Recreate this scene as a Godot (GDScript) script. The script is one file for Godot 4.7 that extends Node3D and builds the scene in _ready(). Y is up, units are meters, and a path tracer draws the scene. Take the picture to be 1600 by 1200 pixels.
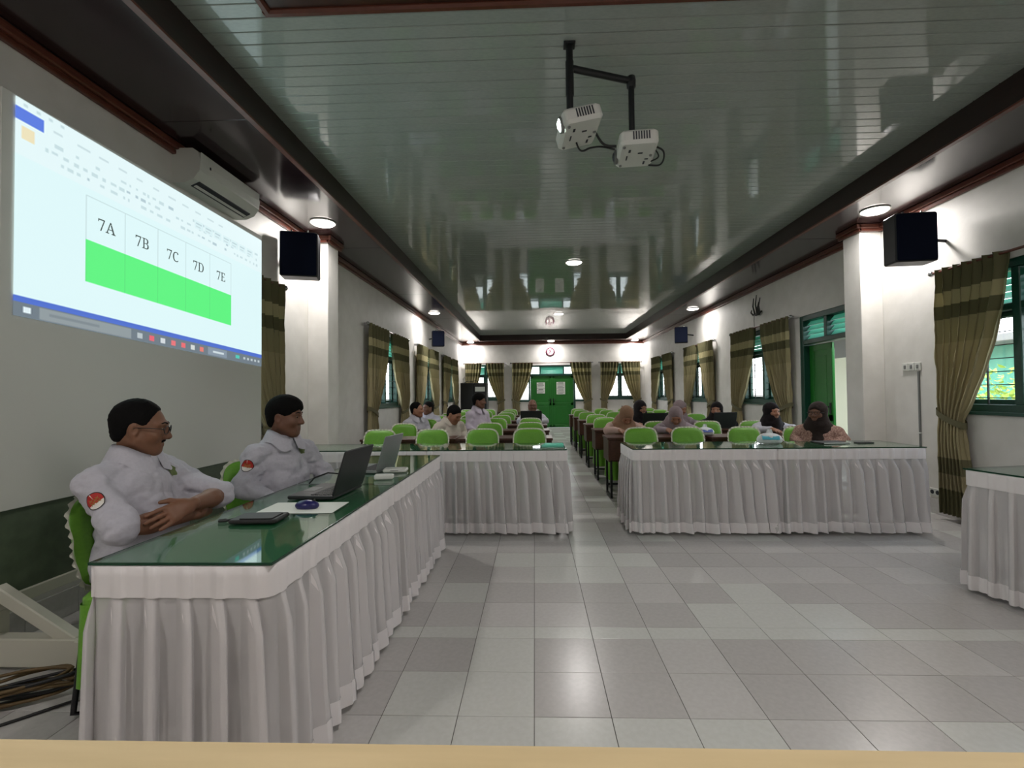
extends Node3D
# Meeting hall. x right, y up, depth runs along -z. All measures in metres.

const WALL_L := -2.72
const WALL_R := 4.05
const D_BACK := 17.8
const D_NEAR := -2.6
const H_SOFFIT := 3.18
const H_CEIL := 3.38
const SOFFIT_L := -1.93
const SOFFIT_R := 3.27
const D_SOFFIT := 17.1
const EYE := 1.25

var M := {}
var used := {}
var cache := {}
var rng := RandomNumberGenerator.new()

# ------------------------------------------------------------------ basics
func P(x: float, y: float, d: float) -> Vector3:
	return Vector3(x, y, -d)

func numbered(called: String) -> String:
	if not used.has(called):
		used[called] = 0
		return called
	used[called] += 1
	return "%s_%03d" % [called, used[called]]

func tag(o: Node3D, label: String, category: String, group := "") -> Node3D:
	o.set_meta("label", label)
	o.set_meta("category", category)
	if group != "":
		o.set_meta("group", group)
	return o

func thing(called: String, label: String, category: String, at := Vector3.ZERO, turn := 0.0, group := "") -> Node3D:
	var o := Node3D.new()
	o.name = numbered(called)
	add_child(o)
	o.position = at
	o.rotation.y = turn
	tag(o, label, category, group)
	return o

func setting(called: String, at := Vector3.ZERO, turn := 0.0) -> Node3D:
	var o := Node3D.new()
	o.name = numbered(called)
	add_child(o)
	o.position = at
	o.rotation.y = turn
	o.set_meta("kind", "structure")
	return o

func part(called: String, mesh: Mesh, m: Material, parent: Node, at := Vector3.ZERO, rot := Vector3.ZERO) -> MeshInstance3D:
	var o := MeshInstance3D.new()
	o.mesh = mesh
	o.material_override = m
	o.name = called
	parent.add_child(o, true)
	o.position = at
	o.rotation = rot
	return o

func solo(called: String, mesh: Mesh, m: Material, label: String, category: String, at := Vector3.ZERO, rot := Vector3.ZERO, group := "") -> MeshInstance3D:
	var o := part(numbered(called), mesh, m, self, at, rot)
	tag(o, label, category, group)
	return o

func copy_of(root: Node3D, called: String, label: String, at: Vector3, turn := 0.0) -> Node3D:
	var r: Node3D = root.duplicate()
	r.name = numbered(called)
	add_child(r)
	r.position = at
	r.rotation.y = turn
	r.set_meta("label", label)
	return r

func ordinal(i: int) -> String:
	return ["first", "second", "third", "fourth", "fifth", "sixth", "seventh", "eighth"][i]

# ------------------------------------------------------------------ materials
func rgb(r: float, g: float, b: float) -> Color:
	return Color(r / 255.0, g / 255.0, b / 255.0)

func mat(called: String, c: Color, rough := 0.7, metal := 0.0, spec := 0.5) -> StandardMaterial3D:
	var m := StandardMaterial3D.new()
	m.resource_name = called
	m.albedo_color = c
	m.roughness = rough
	m.metallic = metal
	m.metallic_specular = spec
	M[called] = m
	return m

func noise_tex(freq: float, c0: Color, c1: Color, s: int, oct := 4, size := 512) -> NoiseTexture2D:
	var n := FastNoiseLite.new()
	n.seed = s
	n.frequency = freq
	n.fractal_octaves = oct
	var g := Gradient.new()
	g.set_color(0, c0)
	g.set_color(1, c1)
	var t := NoiseTexture2D.new()
	t.width = size
	t.height = size
	t.seamless = true
	t.noise = n
	t.color_ramp = g
	return t

func bump_tex(freq: float, s: int, strength: float, size := 512) -> NoiseTexture2D:
	var n := FastNoiseLite.new()
	n.seed = s
	n.frequency = freq
	n.fractal_octaves = 4
	var t := NoiseTexture2D.new()
	t.width = size
	t.height = size
	t.seamless = true
	t.noise = n
	t.as_normal_map = true
	t.bump_strength = strength
	return t

func tex_mat(called: String, t: Texture2D, rough: float, scale: Vector3, spec := 0.5) -> StandardMaterial3D:
	var m := mat(called, Color.WHITE, rough, 0.0, spec)
	m.albedo_texture = t
	m.uv1_triplanar = true
	m.uv1_scale = scale
	return m

func glow(called: String, c: Color, energy: float) -> StandardMaterial3D:
	var m := mat(called, Color(0.9, 0.9, 0.9), 0.6)
	m.emission_enabled = true
	m.emission = c
	m.emission_energy_multiplier = energy
	return m

func make_materials() -> void:
	tex_mat("wall", noise_tex(0.012, rgb(214, 212, 206), rgb(226, 224, 219), 11), 0.62, Vector3(0.5, 0.5, 0.5))
	M.wall.normal_enabled = true
	M.wall.normal_texture = bump_tex(0.05, 5, 0.6)
	M.wall.normal_scale = 0.25
	tex_mat("tile_white", noise_tex(0.02, rgb(202, 203, 197), rgb(210, 211, 206), 21), 0.24, Vector3(3, 3, 3), 0.5)
	tex_mat("tile_grey", noise_tex(0.02, rgb(184, 181, 178), rgb(193, 190, 187), 22), 0.24, Vector3(3, 3, 3), 0.5)
	tex_mat("tile_pale", noise_tex(0.02, rgb(194, 191, 188), rgb(202, 200, 197), 23), 0.24, Vector3(3, 3, 3), 0.5)
	var tf := mat("tile_far", Color.WHITE, 0.24)
	tf.vertex_color_use_as_albedo = true
	mat("grout", rgb(96, 92, 86), 0.9)
	tex_mat("plank", noise_tex(0.03, rgb(160, 168, 162), rgb(170, 178, 172), 31, 3), 0.055, Vector3(1.2, 1.2, 3.0), 0.5)
	tex_mat("soffit", noise_tex(0.02, rgb(38, 25, 27), rgb(48, 33, 35), 32), 0.14, Vector3(1, 1, 1), 0.55)
	tex_mat("fascia", noise_tex(0.03, rgb(34, 20, 18), rgb(46, 28, 24), 33), 0.35, Vector3(0.4, 3, 0.4))
	tex_mat("cornice_wood", noise_tex(0.03, rgb(82, 44, 34), rgb(112, 62, 48), 34), 0.3, Vector3(0.6, 6, 0.6))
	tex_mat("dark_panel", noise_tex(0.02, rgb(54, 30, 24), rgb(72, 40, 32), 35), 0.3, Vector3(1, 1, 1))
	tex_mat("desk_wood", noise_tex(0.02, rgb(58, 32, 24), rgb(82, 46, 34), 36), 0.35, Vector3(1.2, 6, 6))
	tex_mat("lectern_wood", noise_tex(0.012, rgb(198, 176, 132), rgb(214, 192, 148), 37), 0.45, Vector3(0.8, 5, 8))
	mat("black_metal", rgb(26, 27, 30), 0.4, 0.3)
	mat("pole_black", rgb(20, 22, 26), 0.45)
	mat("chrome", rgb(180, 180, 182), 0.25, 0.9)
	var cl := mat("skirt_cloth", Color(rgb(224, 221, 221), 0.62), 0.85, 0.0, 0.2)
	cl.transparency = BaseMaterial3D.TRANSPARENCY_ALPHA
	mat("skirt_hem", rgb(228, 224, 224), 0.85, 0.0, 0.2)
	tex_mat("table_green", noise_tex(0.05, rgb(4, 104, 46), rgb(10, 120, 56), 41), 0.6, Vector3(4, 4, 4))
	var gl := mat("glass_top", Color(rgb(30, 110, 70), 0.12), 0.03)
	gl.transparency = BaseMaterial3D.TRANSPARENCY_ALPHA
	mat("glass_edge", rgb(8, 58, 36), 0.12)
	var pn := mat("pane", Color(rgb(235, 242, 240), 0.06), 0.02)
	pn.transparency = BaseMaterial3D.TRANSPARENCY_ALPHA
	tex_mat("frame_green", noise_tex(0.03, rgb(14, 60, 48), rgb(20, 74, 58), 42), 0.4, Vector3(2, 2, 2))
	var sg := mat("slat_green", rgb(112, 162, 148), 0.35)
	sg.backlight_enabled = true
	sg.backlight = Color(0.56, 0.8, 0.73)
	tex_mat("door_green", noise_tex(0.03, rgb(20, 104, 26), rgb(28, 122, 32), 43), 0.42, Vector3(2, 2, 2))
	mat("iron", rgb(40, 42, 40), 0.6)
	tex_mat("chair_green", noise_tex(0.04, rgb(90, 148, 30), rgb(106, 166, 40), 44), 0.5, Vector3(3, 3, 3))
	M.chair_green.rim_enabled = true
	M.chair_green.rim = 0.3
	mat("lace", rgb(214, 214, 198), 0.85, 0.0, 0.2)
	mat("speaker_cloth", rgb(16, 22, 40), 0.85, 0.0, 0.25)
	mat("black_plastic", rgb(22, 23, 26), 0.45)
	mat("white_plastic", rgb(214, 216, 210), 0.35)
	mat("grey_plastic", rgb(120, 122, 120), 0.5)
	mat("vent_dark", rgb(40, 44, 52), 0.6)
	mat("paper", rgb(226, 230, 222), 0.8)
	mat("paper_print", rgb(120, 122, 118), 0.8)
	mat("laptop_black", rgb(30, 32, 34), 0.4)
	mat("laptop_silver", rgb(136, 142, 140), 0.35, 0.4)
	mat("key_dark", rgb(46, 47, 50), 0.5)
	mat("mouse_blue", rgb(30, 30, 88), 0.3)
	mat("leather_black", rgb(30, 28, 28), 0.5)
	mat("stand_white", rgb(206, 204, 190), 0.5)
	mat("screen_fabric", rgb(206, 206, 200), 0.8, 0.0, 0.2)
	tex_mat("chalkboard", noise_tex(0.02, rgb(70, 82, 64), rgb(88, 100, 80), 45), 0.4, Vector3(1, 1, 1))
	mat("lettering", rgb(148, 164, 166), 0.8)
	mat("cable_brown", rgb(96, 76, 44), 0.6)
	mat("cable_black", rgb(18, 18, 20), 0.5)
	mat("maroon", rgb(88, 34, 56), 0.4)
	mat("tissue_blue", rgb(60, 88, 168), 0.5)
	mat("tissue_cyan", rgb(70, 170, 190), 0.5)
	mat("tissue_white", rgb(226, 230, 232), 0.5)
	mat("skin_a", rgb(122, 84, 62), 0.55)
	mat("skin_b", rgb(112, 76, 58), 0.55)
	mat("skin_c", rgb(150, 106, 82), 0.55)
	for s in ["skin_a", "skin_b", "skin_c"]:
		M[s].subsurf_scatter_enabled = true
		M[s].subsurf_scatter_strength = 0.12
	mat("hair", rgb(17, 16, 16), 0.8, 0.0, 0.2)
	mat("hair_grey", rgb(48, 44, 42), 0.8, 0.0, 0.2)
	mat("eye_white", rgb(214, 208, 200), 0.3)
	mat("iris", rgb(30, 20, 16), 0.2)
	mat("lip", rgb(100, 56, 50), 0.5)
	for a in [["shirt", rgb(190, 189, 198), 51], ["shirt_cream", rgb(206, 196, 184), 52], ["shirt_lilac", rgb(196, 186, 200), 53], ["blouse_pink", rgb(190, 160, 150), 54], ["blouse_lilac", rgb(160, 146, 152), 55], ["dress_black", rgb(26, 24, 28), 56], ["hijab_brown", rgb(140, 108, 86), 57], ["hijab_lilac", rgb(136, 120, 122), 58], ["hijab_black", rgb(24, 20, 22), 59], ["hijab_dark", rgb(44, 36, 34), 60], ["trousers", rgb(38, 38, 44), 61], ["dress_pattern", rgb(168, 130, 116), 62]]:
		var c: Color = a[1]
		var m := tex_mat(a[0], noise_tex(0.06, c.darkened(0.06), c.lightened(0.04), a[2], 3, 256), 0.85, Vector3(4, 4, 4), 0.2)
		m.rim_enabled = true
		m.rim = 0.2
	M.dress_pattern.albedo_texture = noise_tex(0.05, rgb(96, 66, 60), rgb(206, 176, 160), 63, 2, 256)
	var bands := Image.create(4, 512, false, Image.FORMAT_RGB8)
	for y in 512:
		var h := 2.42 - y / 512.0 * 2.36
		var c := rgb(164, 154, 120)
		if h > 2.19:
			c = rgb(104, 101, 74)
		elif h > 2.06:
			c = rgb(168, 160, 122)
		elif h > 1.93:
			c = rgb(98, 96, 70)
		elif h > 1.70:
			c = rgb(148, 141, 106)
		elif h < 0.30:
			c = rgb(98, 96, 70)
		elif h < 0.45:
			c = rgb(152, 143, 112)
		elif h < 0.60:
			c = rgb(110, 106, 80)
		for x in 4:
			bands.set_pixel(x, y, c)
	var cu := mat("curtain", Color.WHITE, 0.75, 0.0, 0.25)
	cu.albedo_texture = ImageTexture.create_from_image(bands)
	cu.backlight_enabled = true
	cu.backlight = Color(0.34, 0.31, 0.2)
	mat("tieback", rgb(98, 94, 66), 0.75)
	tex_mat("outside_paving", noise_tex(0.05, rgb(120, 118, 110), rgb(150, 148, 138), 71), 0.9, Vector3(0.5, 0.5, 0.5))
	tex_mat("outside_teal", noise_tex(0.02, rgb(66, 146, 120), rgb(80, 160, 132), 72), 0.6, Vector3(0.5, 0.5, 0.5))
	mat("outside_cream", rgb(226, 222, 196), 0.7)
	mat("outside_grey", rgb(128, 124, 118), 0.8)
	var lf := mat("leaf", rgb(150, 172, 60), 0.6)
	lf.backlight_enabled = true
	lf.backlight = Color(0.3, 0.36, 0.1)
	mat("bark", rgb(86, 70, 52), 0.9)
	glow("lamp_glow", rgb(255, 244, 236), 7.0)
	glow("lens_light", rgb(236, 255, 246), 9.0)

# ------------------------------------------------------------------ meshes
func tri(st: SurfaceTool, a: Vector3, b: Vector3, c: Vector3, out: Vector3) -> void:
	if (a - c).cross(a - b).dot(out) < 0.0:
		var t := b
		b = c
		c = t
	st.add_vertex(a)
	st.add_vertex(b)
	st.add_vertex(c)

func quad(st: SurfaceTool, a: Vector3, b: Vector3, c: Vector3, d: Vector3, out: Vector3) -> void:
	tri(st, a, b, c, out)
	tri(st, a, c, d, out)

func begin() -> SurfaceTool:
	var st := SurfaceTool.new()
	st.begin(Mesh.PRIMITIVE_TRIANGLES)
	st.set_smooth_group(-1)
	return st

func done(st: SurfaceTool) -> ArrayMesh:
	st.generate_normals()
	return st.commit()

func put_box(st: SurfaceTool, at: Vector3, s: Vector3, b := 0.0, turn := Basis.IDENTITY) -> void:
	var h := s * 0.5
	if b <= 0.0:
		for ax in 3:
			for sg in [-1.0, 1.0]:
				var u := (ax + 1) % 3
				var v := (ax + 2) % 3
				var q := []
				for k in [[-1, -1], [1, -1], [1, 1], [-1, 1]]:
					var p := Vector3.ZERO
					p[ax] = h[ax] * sg
					p[u] = h[u] * k[0]
					p[v] = h[v] * k[1]
					q.append(at + turn * p)
				var o := Vector3.ZERO
				o[ax] = sg
				quad(st, q[0], q[1], q[2], q[3], turn * o)
		return
	for ax in 3:
		var u := (ax + 1) % 3
		var v := (ax + 2) % 3
		for sg in [-1.0, 1.0]:
			var q := []
			for k in [[-1, -1], [1, -1], [1, 1], [-1, 1]]:
				var p := Vector3.ZERO
				p[ax] = h[ax] * sg
				p[u] = (h[u] - b) * k[0]
				p[v] = (h[v] - b) * k[1]
				q.append(at + turn * p)
			var o := Vector3.ZERO
			o[ax] = sg
			quad(st, q[0], q[1], q[2], q[3], turn * o)
		for k in [[-1, -1], [1, -1], [1, 1], [-1, 1]]:
			var q := []
			for e in [[0, -1.0], [0, 1.0], [1, 1.0], [1, -1.0]]:
				var p := Vector3.ZERO
				p[ax] = (h[ax] - b) * e[1]
				p[u] = (h[u] - (b if e[0] == 0 else 0.0)) * k[0]
				p[v] = (h[v] - (0.0 if e[0] == 0 else b)) * k[1]
				q.append(at + turn * p)
			var o := Vector3.ZERO
			o[u] = k[0]
			o[v] = k[1]
			quad(st, q[0], q[1], q[2], q[3], turn * o)
	for sx in [-1.0, 1.0]:
		for sy in [-1.0, 1.0]:
			for sz in [-1.0, 1.0]:
				var sg := Vector3(sx, sy, sz)
				var c := h * sg
				tri(st, at + turn * (c - Vector3(0, b * sy, b * sz)), at + turn * (c - Vector3(b * sx, 0, b * sz)), at + turn * (c - Vector3(b * sx, b * sy, 0)), turn * sg)

func box(s: Vector3, b := 0.0) -> ArrayMesh:
	var key := [s, b]
	if not cache.has(key):
		var st := begin()
		put_box(st, Vector3.ZERO, s, b)
		cache[key] = done(st)
	return cache[key]

func bx(x: float, y: float, z: float, b := 0.0) -> ArrayMesh:
	return box(Vector3(x, y, z), b)

func smooth(v: PackedVector3Array, ix: PackedInt32Array, uv := PackedVector2Array()) -> ArrayMesh:
	var n := PackedVector3Array()
	n.resize(v.size())
	for i in range(0, ix.size(), 3):
		var a := v[ix[i]]
		var b := v[ix[i + 1]]
		var c := v[ix[i + 2]]
		var f := (a - c).cross(a - b)
		n[ix[i]] += f
		n[ix[i + 1]] += f
		n[ix[i + 2]] += f
	for i in n.size():
		n[i] = n[i].normalized() if n[i].length_squared() > 0.0 else Vector3.UP
	var arr := []
	arr.resize(Mesh.ARRAY_MAX)
	arr[Mesh.ARRAY_VERTEX] = v
	arr[Mesh.ARRAY_NORMAL] = n
	arr[Mesh.ARRAY_INDEX] = ix
	if uv.size() == v.size():
		arr[Mesh.ARRAY_TEX_UV] = uv
	var m := ArrayMesh.new()
	m.add_surface_from_arrays(Mesh.PRIMITIVE_TRIANGLES, arr)
	return m

# a sheet of (nu+1) x (nv+1) points from f(u, v); wrap joins the last column to the first
func sheet(nu: int, nv: int, f: Callable, wrap := false, flip := false) -> ArrayMesh:
	var v := PackedVector3Array()
	var uv := PackedVector2Array()
	var ix := PackedInt32Array()
	for j in nv + 1:
		for i in nu + 1:
			v.append(f.call(float(i) / nu, float(j) / nv))
			uv.append(Vector2(float(i) / nu, float(j) / nv))
	var w := nu + 1
	for j in nv:
		for i in nu:
			var a := j * w + i
			var b := j * w + (0 if wrap and i == nu - 1 else i + 1)
			var c := b + w
			var d := a + w
			ix.append_array([a, c, b, a, d, c] if flip else [a, b, c, a, c, d])
	return smooth(v, ix, uv)

func tube(pts: Array, r: float, sides := 8, closed := false, r_end := -1.0) -> ArrayMesh:
	var v := PackedVector3Array()
	var ix := PackedInt32Array()
	var n := pts.size()
	var up := Vector3.UP
	var t0: Vector3 = (pts[1] - pts[0]).normalized()
	if absf(t0.dot(up)) > 0.9:
		up = Vector3.RIGHT
	for i in n:
		var t: Vector3
		if closed:
			t = (pts[(i + 1) % n] - pts[(i + n - 1) % n]).normalized()
		else:
			t = (pts[mini(i + 1, n - 1)] - pts[maxi(i - 1, 0)]).normalized()
		var s := t.cross(up).normalized()
		up = s.cross(t).normalized()
		var rr := r if r_end < 0.0 else lerpf(r, r_end, float(i) / (n - 1))
		for k in sides:
			var a := TAU * k / sides
			v.append(pts[i] + (s * cos(a) + up * sin(a)) * rr)
	for i in (n if closed else n - 1):
		for k in sides:
			var a := i * sides + k
			var b := i * sides + (k + 1) % sides
			var c := ((i + 1) % n) * sides + (k + 1) % sides
			var d := ((i + 1) % n) * sides + k
			ix.append_array([a, c, b, a, d, c])
	if not closed:
		for e in [0, n - 1]:
			var c := v.size()
			v.append(pts[e])
			for k in sides:
				var a: int = e * sides + k
				var b: int = e * sides + (k + 1) % sides
				ix.append_array([c, a, b] if e == 0 else [c, b, a])
	return smooth(v, ix)

func lathe(profile: Array, n := 24) -> ArrayMesh:
	var k := profile.size() - 1
	return sheet(n, k, func(u: float, w: float) -> Vector3:
		var p: Vector2 = profile[roundi(w * k)]
		return Vector3(cos(u * TAU) * p.x, p.y, sin(u * TAU) * p.x), true, true)

# a slab with rounded corners in xy, depth along z, edges rounded over by b
func slab(w: float, h: float, r: float, depth: float, b := 0.004, n := 5) -> ArrayMesh:
	var key := ["slab", w, h, r, depth, b, n]
	if cache.has(key):
		return cache[key]
	var loops := []
	for e in [[-depth / 2, -b], [-depth / 2 + b, 0.0], [depth / 2 - b, 0.0], [depth / 2, -b]]:
		var l := []
		for c in [[1, 1, 0.0], [-1, 1, 0.25], [-1, -1, 0.5], [1, -1, 0.75]]:
			for i in n + 1:
				var a: float = (c[2] + 0.25 * i / n) * TAU
				l.append(Vector3(c[0] * (w / 2 - r) + cos(a) * (r + e[1]), c[1] * (h / 2 - r) + sin(a) * (r + e[1]), e[0]))
		loops.append(l)
	var st := begin()
	var m: int = loops[0].size()
	for j in 3:
		for i in m:
			var k := (i + 1) % m
			var mid: Vector3 = loops[j][i]
			quad(st, loops[j][i], loops[j][k], loops[j + 1][k], loops[j + 1][i], Vector3(mid.x, mid.y, 0).normalized() + Vector3(0, 0, (j - 1) * 0.7))
	for i in range(1, m - 1):
		tri(st, loops[0][0], loops[0][i], loops[0][i + 1], Vector3(0, 0, -1))
		tri(st, loops[3][0], loops[3][i], loops[3][i + 1], Vector3(0, 0, 1))
	cache[key] = done(st)
	return cache[key]

func joined(list: Array) -> ArrayMesh:
	var st := SurfaceTool.new()
	st.begin(Mesh.PRIMITIVE_TRIANGLES)
	for e in list:
		st.append_from(e[0], 0, e[1])
	return st.commit()

func at(p: Vector3, rot := Vector3.ZERO) -> Transform3D:
	return Transform3D(Basis.from_euler(rot), p)

# ------------------------------------------------------------------ rounded bodies from distance fields
# primitives: [0, a, b, ra, rb, k]  tapered capsule;  [1, centre, radii, inverse basis, 0, k]  ellipsoid; k < 0 cuts away
func cap(a: Vector3, b: Vector3, ra: float, rb: float, k := 0.03) -> Array:
	return [0, a, b, ra, rb, k]

func ell(c: Vector3, r: Vector3, k := 0.03, turn := Basis.IDENTITY) -> Array:
	return [1, c, r, turn.inverse(), 0.0, k]

func moved(prims: Array, t: Transform3D) -> Array:
	var o := []
	for q in prims:
		if q[0] == 0:
			o.append([0, t * q[1], t * q[2], q[3], q[4], q[5]])
		else:
			o.append([1, t * q[1], q[2], q[3] * t.basis.orthonormalized().inverse(), 0.0, q[5]])
	return o

func prim_at(q: Array, p: Vector3) -> float:
	if q[0] == 0:
		var ba: Vector3 = q[2] - q[1]
		var pa: Vector3 = p - q[1]
		var t := clampf(pa.dot(ba) / maxf(ba.length_squared(), 1e-9), 0.0, 1.0)
		return (pa - ba * t).length() - lerpf(q[3], q[4], t)
	var l: Vector3 = q[3] * (p - q[1])
	var r: Vector3 = q[2]
	var k0 := (l / r).length()
	var k1 := (l / (r * r)).length()
	return k0 * (k0 - 1.0) / maxf(k1, 1e-6)

func field_at(prims: Array, p: Vector3) -> float:
	var f := 1000.0
	for q in prims:
		var d := prim_at(q, p)
		var k: float = absf(q[5])
		if q[5] >= 0.0:
			var h := maxf(k - absf(f - d), 0.0) / k
			f = minf(f, d) - h * h * k * 0.25
		else:
			var h := maxf(k - absf(f + d), 0.0) / k
			f = maxf(f, -d) + h * h * k * 0.25
	return f

func fold_noise(seed_: int, freq: float) -> FastNoiseLite:
	var ns := FastNoiseLite.new()
	ns.seed = seed_
	ns.frequency = freq
	ns.fractal_octaves = 3
	ns.fractal_type = FastNoiseLite.FRACTAL_RIDGED
	return ns

func skin_over(prims: Array, cell: float, v: PackedVector3Array, ix: PackedInt32Array, wrinkle := 0.0, freq := 8.0, seed_ := 1) -> void:
	var lo := Vector3.ONE * 1e6
	var hi := Vector3.ONE * -1e6
	var boxes := []
	for q in prims:
		var l: Vector3
		var h: Vector3
		if q[0] == 0:
			var r := maxf(q[3], q[4])
			l = Vector3(minf(q[1].x, q[2].x), minf(q[1].y, q[2].y), minf(q[1].z, q[2].z)) - Vector3.ONE * r
			h = Vector3(maxf(q[1].x, q[2].x), maxf(q[1].y, q[2].y), maxf(q[1].z, q[2].z)) + Vector3.ONE * r
		else:
			var r := maxf(q[2].x, maxf(q[2].y, q[2].z))
			l = q[1] - Vector3.ONE * r
			h = q[1] + Vector3.ONE * r
		var m: float = absf(q[5]) + cell * 3.0
		boxes.append([l - Vector3.ONE * m, h + Vector3.ONE * m])
		if q[5] >= 0.0:
			lo = Vector3(minf(lo.x, l.x), minf(lo.y, l.y), minf(lo.z, l.z))
			hi = Vector3(maxf(hi.x, h.x), maxf(hi.y, h.y), maxf(hi.z, h.z))
	lo -= Vector3.ONE * (cell * 3.0 + wrinkle)
	hi += Vector3.ONE * (cell * 3.0 + wrinkle)
	var nx := int((hi.x - lo.x) / cell) + 1
	var ny := int((hi.y - lo.y) / cell) + 1
	var nz := int((hi.z - lo.z) / cell) + 1
	var f := PackedFloat32Array()
	f.resize(nx * ny * nz)
	f.fill(1000.0)
	for n in prims.size():
		var q: Array = prims[n]
		var x0 := clampi(int((boxes[n][0].x - lo.x) / cell), 0, nx - 1)
		var y0 := clampi(int((boxes[n][0].y - lo.y) / cell), 0, ny - 1)
		var z0 := clampi(int((boxes[n][0].z - lo.z) / cell), 0, nz - 1)
		var x1 := clampi(int((boxes[n][1].x - lo.x) / cell) + 1, 0, nx - 1)
		var y1 := clampi(int((boxes[n][1].y - lo.y) / cell) + 1, 0, ny - 1)
		var z1 := clampi(int((boxes[n][1].z - lo.z) / cell) + 1, 0, nz - 1)
		var k: float = absf(q[5])
		var cut: bool = q[5] < 0.0
		var round_: bool = q[0] == 1
		var a: Vector3 = q[1]
		var b: Vector3 = q[2]
		var inv: Basis = q[3] if round_ else Basis.IDENTITY
		var ba := b - a
		var bl := maxf(ba.length_squared(), 1e-9)
		var ra: float = 0.0 if round_ else q[3]
		var rb: float = 0.0 if round_ else q[4]
		var b2 := b * b
		for z in range(z0, z1 + 1):
			for y in range(y0, y1 + 1):
				var row := (z * ny + y) * nx
				var p := Vector3(lo.x + x0 * cell, lo.y + y * cell, lo.z + z * cell) - a
				for x in range(x0, x1 + 1):
					var d: float
					if round_:
						var l := inv * p
						var k0 := (l / b).length()
						d = k0 * (k0 - 1.0) / maxf((l / b2).length(), 1e-6)
					else:
						var t := clampf(p.dot(ba) / bl, 0.0, 1.0)
						d = (p - ba * t).length() - (ra + (rb - ra) * t)
					p.x += cell
					var c := f[row + x]
					if cut:
						if c < 999.0:
							var h := maxf(k - absf(c + d), 0.0) / k
							f[row + x] = maxf(c, -d) + h * h * k * 0.25
					else:
						var h := maxf(k - absf(c - d), 0.0) / k
						f[row + x] = minf(c, d) - h * h * k * 0.25
	if wrinkle > 0.0:
		var ns := fold_noise(seed_, freq)
		var near_ := cell * 3.0 + wrinkle
		for z in nz:
			for y in ny:
				var row := (z * ny + y) * nx
				for x in nx:
					if absf(f[row + x]) < near_:
						f[row + x] += wrinkle * (ns.get_noise_3d(lo.x + x * cell, (lo.y + y * cell) * 1.4, lo.z + z * cell) - 0.45)
	var sl := nx * ny
	var where := {}
	var lim := cell * 3.0
	var off := [0, 1, nx, nx + 1, sl, sl + 1, sl + nx, sl + nx + 1]
	var edges := [[0, 1], [2, 3], [4, 5], [6, 7], [0, 2], [1, 3], [4, 6], [5, 7], [0, 4], [1, 5], [2, 6], [3, 7]]
	var cor := [Vector3(0, 0, 0), Vector3(1, 0, 0), Vector3(0, 1, 0), Vector3(1, 1, 0), Vector3(0, 0, 1), Vector3(1, 0, 1), Vector3(0, 1, 1), Vector3(1, 1, 1)]
	for z in nz - 1:
		for y in ny - 1:
			var row := (z * ny + y) * nx
			for x in nx - 1:
				var i := row + x
				if absf(f[i]) > lim:
					continue
				var neg := 0
				for o in off:
					if f[i + o] < 0.0:
						neg += 1
				if neg == 0 or neg == 8:
					continue
				var s := Vector3.ZERO
				var c := 0
				for e in edges:
					var fa := f[i + off[e[0]]]
					var fb := f[i + off[e[1]]]
					if (fa < 0.0) != (fb < 0.0):
						s += cor[e[0]].lerp(cor[e[1]], fa / (fa - fb))
						c += 1
				where[i] = v.size()
				v.append(lo + (Vector3(x, y, z) + s / c) * cell)
	for i in where:
		for e in [[1, nx, sl], [nx, sl, 1], [sl, 1, nx]]:
			var fa := f[i]
			var fb := f[i + e[0]]
			if (fa < 0.0) == (fb < 0.0):
				continue
			var b: int = i - e[1]
			var c: int = i - e[1] - e[2]
			var d: int = i - e[2]
			if where.has(b) and where.has(c) and where.has(d):
				var q: Array = [where[i], where[b], where[c], where[d]]
				if fa < 0.0:
					ix.append_array([q[0], q[2], q[1], q[0], q[3], q[2]])
				else:
					ix.append_array([q[0], q[1], q[2], q[0], q[2], q[3]])

func flesh(list: Array, wrinkle := 0.0, freq := 8.0, seed_ := 1) -> ArrayMesh:
	var v := PackedVector3Array()
	var ix := PackedInt32Array()
	for e in list:
		skin_over(e[0], e[1], v, ix, wrinkle, freq, seed_)
	return smooth(v, ix)

# ------------------------------------------------------------------ room shell
func lit(called: String, at_: Vector3, rot: Vector3, size: Vector2, c: Color, energy: float, parent: Node) -> void:
	var l := AreaLight3D.new()
	l.name = called
	l.area_size = size
	l.area_normalize_energy = true
	l.light_color = c
	l.light_energy = energy
	l.shadow_enabled = true
	l.area_range = 30.0
	l.area_attenuation = 2.0
	parent.add_child(l, true)
	l.position = at_
	l.rotation = rot

# boxes that fill a wall of the given span and height around its openings; put(u0, u1, h0, h1) draws one
func wall_boxes(u0: float, u1: float, h: float, openings: Array, put: Callable) -> void:
	var at_u := u0
	for o in openings:
		if o[0] > at_u:
			put.call(at_u, o[0], 0.0, h)
		if o[2] > 0.0:
			put.call(o[0], o[1], 0.0, o[2])
		put.call(o[0], o[1], o[3], h)
		at_u = o[1]
	put.call(at_u, u1, 0.0, h)

const SILL := 1.04
const HEAD := 2.36
const WINDOWS_R := [[3.5, 4.8], [7.8, 9.45], [11.0, 12.5], [14.3, 15.9]]
const WINDOWS_L := [[3.0, 4.6], [7.9, 9.5], [11.1, 12.7], [14.3, 15.9]]
const WINDOWS_B := [[-2.4, -1.25], [2.6, 3.75]]
const DOOR_R := [6.15, 7.42]
const DOOR_B := [-0.62, 1.92]

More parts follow.
